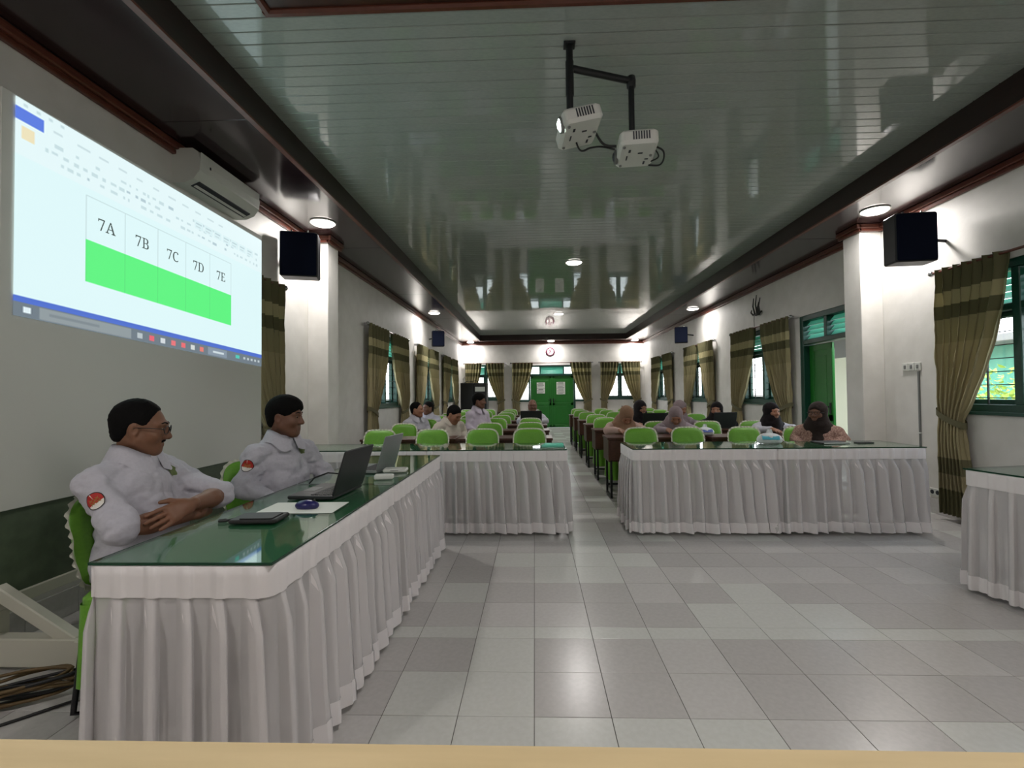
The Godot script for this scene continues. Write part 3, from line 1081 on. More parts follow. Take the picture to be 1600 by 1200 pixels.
func build_screen() -> void:
	var d0 := 2.11
	var d1 := 4.225
	var o := thing("projector_screen", "large white projection screen on a white wooden stand showing cells 7A to 7E", "projection screen", P(-2.45, 0, (d0 + d1) / 2), PI / 2)
	var w := d1 - d0
	part("screen_sheet", bx(w, 1.97, 0.02, 0.003), M.screen_fabric, o, Vector3(0, 1.72, -0.012))
	part("lower_panel", bx(w + 0.1, 0.46, 0.02, 0.003), M.chalkboard, o, Vector3(-0.05, 0.54, -0.05))  # plain dark green panel filling the area below the sheet
	part("rail", bx(w + 0.1, 0.06, 0.04, 0.005), M.stand_white, o, Vector3(-0.05, 0.30, -0.05))
	for s in [-1, 1]:
		part("post", bx(0.05, 2.4, 0.04, 0.004), M.stand_white, o, Vector3(s * (w / 2 - 0.1), 1.2 + 0.1, -0.09))
		part("foot", bx(0.07, 0.13, 0.72, 0.006), M.stand_white, o, Vector3(s * (w / 2 - 0.06), 0.09, 0.06))
		part("foot_block", bx(0.09, 0.15, 0.07, 0.005), M.stand_white, o, Vector3(s * (w / 2 - 0.06), 0.077, 0.385))
		part("brace", bx(0.05, 0.06, 0.46, 0.005), M.stand_white, o, Vector3(s * (w / 2 - 0.06), 0.25, 0.13), Vector3(0.55, 0, 0))
	var em := StandardMaterial3D.new()
	em.resource_name = "screen_picture"
	em.albedo_color = rgb(60, 62, 62)
	em.roughness = 0.8
	em.emission_enabled = true
	em.emission_texture = screen_picture()
	em.emission = Color.WHITE
	em.emission_operator = BaseMaterial3D.EMISSION_OP_MULTIPLY
	em.emission_energy_multiplier = 0.92
	# a keystoned picture: near top, far top, far bottom, near bottom
	var nt := Vector3(-w / 2 + 0.055, 2.694, 0.004)
	var ft := Vector3(w / 2 - 0.01, 2.66, 0.004)
	var fb := Vector3(w / 2 - 0.01, 1.521, 0.004)
	var nb := Vector3(-w / 2 + 0.055, 1.648, 0.004)
	var pic := part("screen_image", sheet(8, 8, func(u: float, v: float) -> Vector3: return nt.lerp(ft, u).lerp(nb.lerp(fb, u), v)), em, o)
	var font := SystemFont.new()
	font.font_names = PackedStringArray(["Droid Serif"])
	for i in 5:
		var t := TextMesh.new()
		t.text = ["7A", "7B", "7C", "7D", "7E"][i]
		t.font = font
		t.font_size = 64
		t.pixel_size = 0.00145
		t.depth = 0.001
		var u := (180.0 + 125.2 * (i + 0.5)) / 1024.0
		var v := 0.425
		var p := nt.lerp(ft, u).lerp(nb.lerp(fb, u), v)
		part("lettering", t, M.lettering, pic, p + Vector3(0, 0, 0.002))
	lit("screen_light", Vector3(0, 2.1, 0.02), Vector3(0, PI, 0), Vector2(1.9, 1.0), rgb(222, 244, 246), 0.35, o)

func aircon() -> void:
	var o := thing("air_conditioner", "white split air conditioner above the projection screen", "air conditioner", P(WALL_L, 2.875, 3.885), PI / 2)
	var pr := [Vector2(0.0, 0.0), Vector2(0.10, 0.0), Vector2(0.17, 0.03), Vector2(0.215, 0.09), Vector2(0.222, 0.16), Vector2(0.20, 0.235), Vector2(0.16, 0.262), Vector2(0.0, 0.265)]
	var w := 0.78
	var st := begin()
	for i in pr.size():
		var a: Vector2 = pr[i]
		var b: Vector2 = pr[(i + 1) % pr.size()]
		var n := Vector3(0, -(b.x - a.x), b.y - a.y)
		quad(st, Vector3(-w / 2, a.y, a.x), Vector3(w / 2, a.y, a.x), Vector3(w / 2, b.y, b.x), Vector3(-w / 2, b.y, b.x), n)
		if i > 0 and i < pr.size() - 1:
			for s in [-1.0, 1.0]:
				tri(st, Vector3(s * w / 2, pr[0].y, pr[0].x), Vector3(s * w / 2, a.y, a.x), Vector3(s * w / 2, b.y, b.x), Vector3(s, 0, 0))
	part("housing", done(st), M.white_plastic, o)
	part("outlet", bx(w - 0.12, 0.012, 0.075, 0.003), M.vent_dark, o, Vector3(0, 0.016, 0.137), Vector3(-0.42, 0, 0))
	part("flap", bx(w - 0.14, 0.008, 0.05, 0.003), M.white_plastic, o, Vector3(0, 0.004, 0.115), Vector3(-0.2, 0, 0))
	part("panel", bx(w - 0.01, 0.13, 0.008, 0.003), M.white_plastic, o, Vector3(0, 0.165, 0.217), Vector3(0.05, 0, 0))
	part("status_plate", bx(0.012, 0.02, 0.004), M.vent_dark, o, Vector3(-0.28, 0.15, 0.224))

func loudspeaker(label: String, pos: Vector3, turn: float, s: float, wall: float) -> void:
	var o := thing("loudspeaker", label, "speaker", pos, turn, "black wall loudspeakers")
	part("cabinet", slab(0.37 * s, 0.47 * s, 0.02, 0.2 * s, 0.012), M.black_plastic, o)
	part("grille", slab(0.35 * s, 0.45 * s, 0.018, 0.02, 0.006), M.speaker_cloth, o, Vector3(0, 0, 0.102 * s))
	var rel := Basis(Vector3.UP, -turn)
	var hook := Vector3(0, 0, -0.09 * s)
	var far_ := rel * Vector3(wall - pos.x, 0, -0.06)
	part("bracket", joined([[tube([hook, far_ * 0.5 + hook * 0.5 + Vector3(0, 0.02, 0), far_], 0.016, 8), Transform3D.IDENTITY], [bx(0.012, 0.18, 0.07, 0.003), Transform3D(rel, far_)]]), M.black_metal, o)
	part("hanger", joined([[bx(0.012, 0.03, 0.012), at(Vector3(-0.08 * s, 0.25 * s, 0.04))], [bx(0.012, 0.03, 0.012), at(Vector3(0.08 * s, 0.25 * s, 0.04))]]), M.chrome, o)

# a projector whose lens looks along +z; hangs upside down from y = 0
func projector(label: String, pos: Vector3, rot: Vector3, lens_on: bool) -> void:
	var o := thing("projector", label, "projector", pos)
	o.rotation = rot
	part("housing", slab(0.31, 0.24, 0.035, 0.092, 0.018), M.white_plastic, o, Vector3(0, -0.052, 0), Vector3(PI / 2, 0, 0))
	part("top_cover", slab(0.25, 0.18, 0.03, 0.02, 0.006), M.white_plastic, o, Vector3(0, -0.004, 0), Vector3(PI / 2, 0, 0))
	var lens := part("lens_mount", joined([[lathe([Vector2(0.040, 0.0), Vector2(0.046, 0.0), Vector2(0.046, 0.02), Vector2(0.040, 0.022), Vector2(0.038, 0.01)], 22), at(Vector3.ZERO, Vector3(PI / 2, 0, 0))]]), M.grey_plastic, o, Vector3(0.07 if lens_on else -0.075, -0.055, 0.112))
	part("lens_light" if lens_on else "lens", lathe([Vector2(0, 0.034), Vector2(0.02, 0.030), Vector2(0.034, 0.020), Vector2(0.039, 0.008), Vector2(0.0, 0.007)], 18), M.lens_light if lens_on else M.vent_dark, lens, Vector3.ZERO, Vector3(PI / 2, 0, 0))
	var vs := begin()
	for i in 7:
		put_box(vs, Vector3(0.157, -0.052, -0.06 + i * 0.016), Vector3(0.006, 0.05, 0.007))
	part("vent", done(vs), M.vent_dark, o)
	for e in [[-0.09, -0.06, 0.035, 0.012], [-0.045, -0.07, 0.012, 0.022], [0.03, -0.02, 0.014, 0.03], [0.06, 0.05, 0.03, 0.014], [-0.02, 0.06, 0.05, 0.008]]:
		part("label_plate", bx(e[2], 0.003, e[3]), M.vent_dark, o, Vector3(e[0], -0.0985, e[1]))
	for p in [[-0.11, 0.09], [0.11, 0.09], [0.0, -0.09]]:
		part("foot", lathe([Vector2(0, -0.108), Vector2(0.008, -0.106), Vector2(0.01, -0.096), Vector2(0, -0.096)], 10), M.grey_plastic, o, Vector3(p[0], 0, p[1]))
	if lens_on:
		var l := SpotLight3D.new()
		l.name = "lens_beam_light"
		l.light_color = rgb(226, 250, 244)
		l.light_energy = 0.5
		l.spot_angle = 24.0
		l.light_size = 0.02
		l.spot_range = 20.0
		l.spot_attenuation = 2.0
		l.shadow_enabled = true
		o.add_child(l)
		l.position = Vector3(0.07, -0.055, 0.165)
		l.rotation = Vector3(-0.12, PI, 0)

func build_projectors() -> void:
	var mast := thing("projector_mount", "black steel pole mount with a side arm hanging from the planked ceiling", "mount", P(0.235, H_CEIL, 2.88))
	part("ceiling_plate", bx(0.07, 0.01, 0.07, 0.003), M.pole_black, mast, Vector3(0, -0.008, 0))
	part("pole", tube([Vector3(0, 0, 0), Vector3(0, -0.2, 0), Vector3(0, -0.43, 0)], 0.021, 14), M.pole_black, mast)
	part("sleeve", tube([Vector3(0, -0.11, 0), Vector3(0, -0.32, 0)], 0.025, 14), M.pole_black, mast)
	var e := Vector3(0.40, -0.15, -0.14)
	part("arm", tube([Vector3(0, -0.15, 0), e], 0.021, 12), M.pole_black, mast)
	part("elbow", lathe([Vector2(0, 0.032), Vector2(0.026, 0.026), Vector2(0.03, 0), Vector2(0.028, -0.04), Vector2(0, -0.042)], 14), M.pole_black, mast, e)
	part("drop_pole", tube([e, e + Vector3(0, -0.36, 0)], 0.019, 12), M.pole_black, mast)
	projector("white projector with a glowing lens under the straight pole", P(0.275, 2.935, 2.92), Vector3(0.24, -PI / 2 + 0.10, 0.05), true)
	projector("white projector switched off under the side arm", P(0.675, 2.885, 3.10), Vector3(0.02, -PI / 2 - 0.06, 0.05), false)
	var cb := func(pts: Array) -> Array:
		var c := Curve3D.new()
		for i in pts.size():
			var t: Vector3 = (pts[mini(i + 1, pts.size() - 1)] - pts[maxi(i - 1, 0)]) * 0.2
			c.add_point(pts[i], -t, t)
		return Array(c.tessellate(4, 4))
	solo("projector_cable", joined([[tube(cb.call([P(0.27, 2.86, 2.98), P(0.31, 2.80, 3.03), P(0.38, 2.825, 3.05), P(0.45, 2.84, 3.07), P(0.53, 2.81, 3.05)]), 0.006, 6), Transform3D.IDENTITY], [tube(cb.call([P(0.40, 2.90, 3.0), P(0.46, 2.84, 3.04), P(0.54, 2.83, 3.05)]), 0.008, 6), Transform3D.IDENTITY]]), M.cable_black, "black cables slung between the two projectors", "cable")
	solo("signal_cable", joined([[tube(cb.call([P(0.80, 2.85, 3.1), P(0.86, 2.82, 3.12), P(0.85, 2.76, 3.16), P(0.78, 2.775, 3.2)]), 0.006, 6), Transform3D.IDENTITY], [tube(cb.call([P(0.80, 2.83, 3.1), P(0.83, 2.80, 3.14), P(0.79, 2.79, 3.18)]), 0.005, 6), Transform3D.IDENTITY]]), M.cable_black, "black cable loop at the end of the switched off projector", "cable")

func build_wall_fittings() -> void:
	aircon()
	loudspeaker("black wall loudspeaker beside the projection screen", P(-2.47, 2.74, 4.98), 0.28, 1.0, WALL_L)
	loudspeaker("large black wall loudspeaker above the switch panel", P(3.66, 2.71, 4.74), -0.10, 1.0, WALL_R)
	loudspeaker("small black loudspeaker far down the screen wall", P(-2.47, 2.70, 12.25), 0.3, 0.85, WALL_L)
	loudspeaker("small black loudspeaker far down the open door wall", P(3.72, 2.70, 12.2), -0.3, 0.85, WALL_R)
	var o := thing("switch_panel", "white wall switch panel with three plates on the door wall", "switch", P(WALL_R, 1.50, 5.26), -PI / 2)
	for i in 3:
		var pl := part("plate", bx(0.078, 0.085, 0.014, 0.003), M.white_plastic, o, Vector3(-0.085 + i * 0.085, 0, 0.007))
		part("rocker", bx(0.03, 0.04, 0.008, 0.003), M.grey_plastic, pl, Vector3(0, 0, 0.008))
	var c := thing("conduit", "thin grey conduit running down the wall from the switch panel", "conduit", P(WALL_R, 0, 5.17), -PI / 2)
	part("channel", bx(0.022, 1.10, 0.014, 0.003), M.grey_plastic, c, Vector3(0, 0.90, 0.007))
	part("clip", bx(0.03, 0.012, 0.018, 0.002), M.white_plastic, c, Vector3(0, 0.8, 0.008))
	var s := thing("wall_socket", "socket plate low on the wall above the tile skirting", "socket", P(WALL_R, 0.215, 5.0), -PI / 2)
	part("plate", bx(0.14, 0.075, 0.012, 0.003), M.white_plastic, s, Vector3(0, 0, 0.006))
	for k in [-1, 1]:
		part("outlet", lathe([Vector2(0, 0.004), Vector2(0.02, 0.004), Vector2(0.022, 0.0), Vector2(0, 0)], 14), M.vent_dark, s, Vector3(k * 0.032, 0, 0.012), Vector3(PI / 2, 0, 0))
	# clock above the back door
	var k := thing("wall_clock", "small round clock with a maroon rim above the double green door", "clock", P(0.60, 2.82, D_BACK))
	part("rim", lathe([Vector2(0.115, 0.0), Vector2(0.165, 0.0), Vector2(0.165, 0.03), Vector2(0.14, 0.045), Vector2(0.115, 0.03)], 32), M.maroon, k, Vector3.ZERO, Vector3(PI / 2, 0, 0))
	part("face", lathe([Vector2(0, 0.022), Vector2(0.12, 0.022), Vector2(0.12, 0.0), Vector2(0, 0.0)], 32), M.paper, k, Vector3.ZERO, Vector3(PI / 2, 0, 0))
	for a in [0.5, -0.5, 2.6]:
		part("hand", bx(0.036, 0.11, 0.006, 0.002), M.maroon, k, Vector3(-sin(a) * 0.05, cos(a) * 0.05, 0.027), Vector3(0, 0, a))
	# branching metal ornament on the door wall
	var b := thing("wall_ornament", "dark upright branching metal ornament high on the door wall", "ornament", P(WALL_R - 0.03, 2.64, 8.7), -PI / 2)
	part("bar", tube([Vector3(-0.15, 0.02, 0), Vector3(0, -0.02, 0.03), Vector3(0.15, 0.03, 0)], 0.014, 8), M.iron, b)
	for p in [[-0.15, 0.10], [-0.07, 0.30], [0.03, 0.34], [0.10, 0.2], [0.15, 0.27]]:
		part("branch", tube([Vector3(p[0] * 0.8, 0, 0.02), Vector3(p[0], p[1] * 0.5, 0.05), Vector3(p[0] * 1.1, p[1], 0.03)], 0.016, 8, false, 0.008), M.iron, b)
	part("plate", bx(0.12, 0.08, 0.03, 0.008), M.iron, b, Vector3(0.02, 0.02, 0.0))
	part("wire", tube([Vector3(-0.14, 0, 0.0), Vector3(-0.15, -0.1, 0.0), Vector3(-0.14, -0.25, 0.0)], 0.005, 6), M.iron, b)
	# notices on the back door
	for e in [[0.24, 1.57, 0.30, 0.22, "upper of two notices on the first leaf of the double green door"], [0.24, 1.36, 0.30, 0.18, "lower of two notices on the first leaf of the double green door"], [0.98, 1.46, 0.32, 0.46, "tall notice on the other leaf of the double green door"]]:
		var n := thing("notice_sheet", e[4], "notice", P(e[0], e[1], D_BACK + 0.054), 0.0, "paper notices on the back door")
		part("sheet", bx(e[2], e[3], 0.003), M.paper, n, Vector3(0, 0, 0.002))
		var st := begin()
		var rows := int(e[3] / 0.045)
		for i in rows:
			put_box(st, Vector3(-0.02 * (i % 2), e[3] / 2 - 0.03 - i * 0.043, 0.0038), Vector3(e[2] * (0.78 if i % 3 else 0.6), 0.016 if i else 0.026, 0.001))
		part("print", done(st), M.paper_print, n)

# ------------------------------------------------------------------ tables
# skirted table: long side along x, w by dep, centre at the origin of the floor
func pleat_point(s: float, w: float, dep: float, out: float) -> Vector2:
	var r := 0.03 + out
	var a := w / 2 + out
	var b := dep / 2 + out
	var segs := [2 * (a - r), PI * r / 2, 2 * (b - r), PI * r / 2, 2 * (a - r), PI * r / 2, 2 * (b - r), PI * r / 2]
	var total := 0.0
	for q in segs:
		total += q
	var t := fposmod(s, 1.0) * total
	var k := 0
	while k < 7 and t > segs[k]:
		t -= segs[k]
		k += 1
	var f: float = t / segs[k]
	match k:
		0: return Vector2(-a + r + t, b)
		1: return Vector2(a - r + sin(f * PI / 2) * r, b - r + cos(f * PI / 2) * r)
		2: return Vector2(a, b - r - t)
		3: return Vector2(a - r + cos(f * PI / 2) * r, -b + r - sin(f * PI / 2) * r)
		4: return Vector2(a - r - t, -b)
		5: return Vector2(-a + r - sin(f * PI / 2) * r, -b + r - cos(f * PI / 2) * r)
		6: return Vector2(-a, -b + r + t)
	return Vector2(-a + r - cos(f * PI / 2) * r, b - r + sin(f * PI / 2) * r)

func skirted_table(label: String, w: float, dep: float, pos: Vector3, turn: float, seed_: int) -> Node3D:
	var o := thing("skirted_table", label, "table", pos, turn, "white skirted tables with green glass tops")
	var ns := FastNoiseLite.new()
	ns.seed = seed_
	ns.frequency = 1.0
	part("tabletop", bx(w - 0.02, 0.03, dep - 0.02, 0.003), M.desk_wood, o, Vector3(0, 0.733, 0))
	for sx in [-1, 1]:
		for sz in [-1, 1]:
			part("leg", tube([Vector3(sx * (w / 2 - 0.08), 0, sz * (dep / 2 - 0.08)), Vector3(sx * (w / 2 - 0.08), 0.72, sz * (dep / 2 - 0.08))], 0.016, 8), M.black_metal, o)
	part("table_cover", bx(w + 0.004, 0.003, dep + 0.004), M.table_green, o, Vector3(0, 0.750, 0))
	part("glass_top", bx(w + 0.01, 0.006, dep + 0.01, 0.0015), M.glass_top, o, Vector3(0, 0.7555, 0))
	var eg := begin()
	for s in [-1, 1]:
		put_box(eg, Vector3(0, 0.7545, s * (dep / 2 + 0.007)), Vector3(w + 0.018, 0.0085, 0.004), 0.001)
		put_box(eg, Vector3(s * (w / 2 + 0.007), 0.7545, 0), Vector3(0.004, 0.0085, dep + 0.01), 0.001)
	part("glass_edge", done(eg), M.glass_edge, o)
	var pleats := int(2 * (w + dep) / 0.1)
	var phase := func(s: float) -> float: return fposmod(s * pleats + 0.09 * ns.get_noise_1d(s * 60.0), 1.0)
	var wave := func(s: float) -> float:
		var ph: float = phase.call(s)
		return smoothstep(0.0, 0.10, ph) - smoothstep(0.32, 0.42, ph)
	var hem_at := func(s: float) -> float: return 0.03 + 0.014 * ns.get_noise_1d(s * 40.0 + 7.0)
	var point := func(s: float, y: float, extra: float) -> Vector3:
		var t := clampf((0.655 - y) / 0.6, 0.0, 1.0)
		var off: float
		if y > 0.655:
			off = 0.006 + 0.006 * wave.call(s)
		else:
			off = 0.005 + (lerpf(0.007, 0.026, smoothstep(0.0, 0.16, t)) + 0.010 * t) * wave.call(s) + 0.013 * t * (1.0 + ns.get_noise_2d(s * 55.0, y * 1.2)) + 0.006 * t * sin(s * pleats * TAU * 0.5)
		var q := pleat_point(s + 0.0016 * t * ns.get_noise_2d(s * 30.0, 4.0), w, dep, off + extra)
		return Vector3(q.x, y, q.y)
	var cols := pleats * 14
	part("skirt", sheet(cols, 13, func(u: float, v: float) -> Vector3:
		return point.call(u, lerpf(0.6549, hem_at.call(u), v), 0.0), true), M.skirt_cloth, o)
	# the folded cloth is double on the pleats
	var pl := PackedVector3Array()
	var pi := PackedInt32Array()
	for k in cols:
		var u := (k + 0.5) / cols
		if wave.call(u) < 0.5:
			continue
		var base := pl.size()
		for r in 8:
			for g in 2:
				var uu := (k + g) / float(cols)
				pl.append(point.call(uu, lerpf(0.655, hem_at.call(uu) + 0.004, r / 7.0), -0.0016))
		for r in 7:
			var q := base + r * 2
			pi.append_array([q, q + 1, q + 3, q, q + 3, q + 2])
	part("pleat_lining", smooth(pl, pi), M.skirt_hem, o).set_meta("kind", "stuff")
	part("skirt_band", sheet(cols, 4, func(u: float, v: float) -> Vector3:
		if v < 0.2:
			var q := pleat_point(u, w, dep, -0.005)
			return Vector3(q.x, 0.7485, q.y)
		return point.call(u, lerpf(0.7475, 0.6555, (v - 0.25) / 0.75), 0.004), true), M.skirt_hem, o)
	part("skirt_hem", sheet(cols, 3, func(u: float, v: float) -> Vector3:
		var h: float = hem_at.call(u)
		return point.call(u, lerpf(h + 0.085, h - 0.001, v), 0.0025), true), M.skirt_hem, o)
	return o

func desk_model() -> Node3D:
	var o := thing("study_desk", "", "desk", Vector3.ZERO, 0.0, "dark brown study desks in rows")
	var w := 1.14
	part("top", bx(w, 0.028, 0.44, 0.004), M.desk_wood, o, Vector3(0, 0.716, 0))
	for s in [-1, 1]:
		part("side_panel", bx(0.02, 0.26, 0.40, 0.003), M.desk_wood, o, Vector3(s * (w / 2 - 0.02), 0.572, 0))
		var st := begin()
		var x: float = s * (w / 2 - 0.045)
		for z in [-0.17, 0.17]:
			put_box(st, Vector3(x, 0.36, z), Vector3(0.025, 0.70, 0.025), 0.003)
		put_box(st, Vector3(x, 0.03, 0), Vector3(0.025, 0.025, 0.36), 0.003)
		part("leg_frame", done(st), M.black_metal, o)
	part("front_panel", bx(w - 0.06, 0.24, 0.016, 0.003), M.desk_wood, o, Vector3(0, 0.58, 0.19))
	part("shelf", bx(w - 0.06, 0.015, 0.36, 0.003), M.desk_wood, o, Vector3(0, 0.45, 0))
	part("stretcher", bx(w - 0.1, 0.025, 0.025, 0.003), M.black_metal, o, Vector3(0, 0.12, -0.16))
	return o

# green covered chair facing +z
func chair_model() -> Node3D:
	var o := thing("covered_chair", "", "chair", Vector3.ZERO, 0.0, "green covered chairs with white lace")
	var ns := FastNoiseLite.new()
	ns.seed = 5
	ns.frequency = 5.0
	for s in [-1, 1]:
		part("leg", tube([Vector3(s * 0.17, 0.45, 0.16), Vector3(s * 0.18, 0.02, 0.2), Vector3(s * 0.18, 0.012, 0.0)], 0.011, 8), M.black_metal, o)
		part("leg", tube([Vector3(s * 0.17, 0.45, -0.16), Vector3(s * 0.18, 0.02, -0.2), Vector3(s * 0.18, 0.012, 0.0)], 0.011, 8), M.black_metal, o)
	part("seat", slab(0.39, 0.38, 0.06, 0.07, 0.022), M.chair_green, o, Vector3(0, 0.445, 0.0), Vector3(PI / 2, 0, 0))
	# cover of the back: puffed rounded rectangle leaning back a little
	var hw := 0.178
	var hh := 0.185
	var outline := func(a: float) -> Vector2:
		var c := cos(a)
		var s := sin(a)
		var n := 4.2
		var k := pow(pow(absf(c), n) + pow(absf(s), n), -1.0 / n)
		return Vector2(c * k * hw, s * k * hh)
	var front := func(sgn: float) -> Callable:
		return func(u: float, v: float) -> Vector3:
			var q: Vector2 = outline.call(u * TAU) * v
			var z := 0.026 * sqrt(maxf(1.0 - pow(v, 5.0), 0.0)) + 0.006 * ns.get_noise_2d(q.x * 3.0 + sgn, q.y * 3.0) * (1.0 - v * v)
			return Vector3(q.x, q.y, z * sgn)
	var rest := Transform3D(Basis(Vector3.RIGHT, -0.16), Vector3(0, 0.665, -0.205))
	part("backrest", joined([[sheet(40, 10, front.call(1.0), true, true), rest], [sheet(40, 10, front.call(-1.0), true), rest]]), M.chair_green, o)
	part("lace_trim", joined([[sheet(160, 3, func(u: float, v: float) -> Vector3:
		var q: Vector2 = outline.call(u * TAU)
		var g := 1.0 + v * 0.085
		return Vector3(q.x * g, q.y * g, 0.007 * sin(u * TAU * 34.0) * v + 0.004 * sin(u * TAU * 9.0)), true), rest]]), M.lace, o)
	part("skirt", sheet(96, 6, func(u: float, v: float) -> Vector3:
		var q := pleat_point(u, 0.375, 0.365, 0.006 + v * (0.014 + 0.012 * sin(u * TAU * 15.0)))
		return Vector3(q.x, lerpf(0.44, 0.13, v), q.y), true), M.chair_green, o)
	return o

func build_furniture() -> void:
	skirted_table("white skirted table with green glass top holding the black laptop and mouse", 1.245, 0.545, P(-1.063, 0, 2.034), PI / 2, 1)
	skirted_table("white skirted table with green glass top holding the silver laptop", 1.235, 0.545, P(-1.06, 0, 3.285), PI / 2, 2)
	skirted_table("white skirted table facing the lectern, between the head table and the aisle", 1.245, 0.56, P(-0.35, 0, 4.55), 0.0, 3)
	skirted_table("white skirted table behind the young man with black hair", 1.245, 0.56, P(-1.607, 0, 4.55), 0.0, 4)
	skirted_table("white skirted table facing the lectern, on the aisle in front of the women", 1.25, 0.56, P(1.49, 0, 4.55), 0.0, 5)
	skirted_table("white skirted table near the door wall holding the tissue pack and notebooks", 1.25, 0.56, P(2.753, 0, 4.55), 0.0, 6)
	skirted_table("white skirted table at the picture's edge under the barred window", 1.26, 0.55, P(3.076, 0, 2.528), -1.386, 7)
	skirted_table("white clothed table by the back corner on the door side", 1.25, 0.6, P(3.2, 0, 14.6), 0.0, 8)
	var chair := chair_model()
	var desk := desk_model()
	var first := true
	var xl := [-1.79, -1.17, -0.60, -0.05]
	var xr := [1.19, 1.74, 2.365, 2.98]
	for blk in 2:
		var side: String = ["screen side of the aisle", "door side of the aisle"][blk]
		var xs: Array = [xl, xr][blk]
		for i in 4:
			var label := "green covered chair, %s behind the white tables %s" % [ordinal(i), side]
			if first:
				first = false
				chair.position = P(xs[i], 0, 5.26)
				chair.set_meta("label", label)
			else:
				copy_of(chair, "covered_chair", label, P(xs[i], 0, 5.26 + rng.randf_range(-0.02, 0.02)), rng.randf_range(-0.06, 0.06))
		for row in 6:
			var d := 5.87 + row * 1.2
			for k in 2:
				var x: float = [[-1.52, -0.36], [1.42, 2.62]][blk][k]
				var label := "%s brown desk of the %s desk row, %s" % [["first", "second"][k], ordinal(row), side]
				if blk == 0 and row == 0 and k == 0:
					desk.position = P(x, 0, d)
					desk.set_meta("label", label)
				else:
					copy_of(desk, "study_desk", label, P(x, 0, d))
			for i in 4:
				var x: float = [[-1.80, -1.22, -0.64, -0.06], [1.15, 1.72, 2.35, 2.95]][blk][i]
				copy_of(chair, "covered_chair", "%s green covered chair of the %s desk row, %s" % [ordinal(i), ordinal(row), side], P(x + rng.randf_range(-0.03, 0.03), 0, d + 0.53 + rng.randf_range(-0.03, 0.05)), rng.randf_range(-0.08, 0.08))
	# chairs of the two men and one in front of the near side table
	copy_of(chair, "covered_chair", "green covered chair with white lace under the man with glasses", P(-1.66, 0, 2.06), PI / 2 + 0.22)
	copy_of(chair, "covered_chair", "green covered chair under the young man with black hair", P(-1.62, 0, 2.93), PI / 2 - 0.4)
	# lectern under the camera
	var o := thing("lectern", "pale wooden lectern top at the bottom edge of the picture", "lectern", P(0, 0, 0.06))
	part("top", bx(1.0, 0.03, 0.38, 0.004), M.lectern_wood, o, Vector3(0, 1.057, 0))
	part("body", bx(0.5, 1.006, 0.26, 0.006), M.lectern_wood, o, Vector3(0, 0.539, 0))
	part("base", bx(0.6, 0.036, 0.36, 0.006), M.lectern_wood, o, Vector3(0, 0.018, 0))
	# black cabinet at the back
	var c := thing("equipment_cabinet", "tall black cabinet with a pale label in the back corner", "cabinet", P(-2.10, 0, 16.75))
	part("body", bx(0.92, 1.6, 0.5, 0.01), M.black_plastic, c, Vector3(0, 0.86, 0))
	for k in [-1, 1]:
		part("door", bx(0.44, 1.5, 0.02, 0.006), M.black_plastic, c, Vector3(k * 0.225, 0.86, 0.256))
	part("label_plate", bx(0.34, 0.16, 0.006, 0.002), M.paper, c, Vector3(0.22, 1.44, 0.27))
	part("edge_strip", bx(0.03, 1.6, 0.03, 0.004), M.grey_plastic, c, Vector3(0.46, 0.86, 0.25))
	for kx in [-1, 1]:
		for kz in [-1, 1]:
			part("foot", bx(0.06, 0.06, 0.06, 0.004), M.black_metal, c, Vector3(kx * 0.4, 0.03, kz * 0.2))
	var w := thing("cable_bundle", "tangle of dark cables lying on the black cabinet", "cable", P(-2.25, 1.66, 16.75))
	part("wire", tube([Vector3(-0.2, 0.01, 0), Vector3(-0.1, 0.07, 0.03), Vector3(0.05, 0.05, 0), Vector3(0.2, 0.09, 0.02), Vector3(0.3, 0.01, 0)], 0.012, 6), M.cable_black, w)
	part("wire", tube([Vector3(-0.22, 0.01, 0), Vector3(-0.25, 0.15, 0.0), Vector3(-0.2, 0.22, 0.02), Vector3(-0.18, 0.12, 0)], 0.01, 6), M.chrome, w)

# ------------------------------------------------------------------ things on the tables
func laptop(label: String, pos: Vector3, turn: float, m: Material, open_: float, w := 0.33) -> void:
	var o := thing("laptop", label, "laptop", pos, turn, "open laptops")
	var base := part("base", slab(w, 0.23, 0.012, 0.017, 0.004), m, o, Vector3(0, 0.0095, 0), Vector3(PI / 2, 0, 0))
	var st := begin()
	for r in 5:
		for c in 12:
			put_box(st, Vector3(-w / 2 + 0.035 + c * (w - 0.07) / 11.0, 0.0195, -0.085 + r * 0.021), Vector3((w - 0.07) / 11.0 - 0.004, 0.003, 0.016))
	part("keyboard", done(st), M.key_dark, o)
	part("touchpad", bx(0.1, 0.002, 0.06), M.grey_plastic, o, Vector3(0, 0.0185, 0.07))
	var hinge := Vector3(0, 0.016, -0.112)
	var t := Basis(Vector3.RIGHT, -open_)
	var lid := part("lid", slab(w, 0.225, 0.012, 0.008, 0.003), m, o, hinge + t * Vector3(0, 0.1125, 0), Vector3(-open_, 0, 0))
	part("display", bx(w - 0.024, 0.19, 0.002), M.vent_dark, lid, Vector3(0, 0.004, 0.0045))

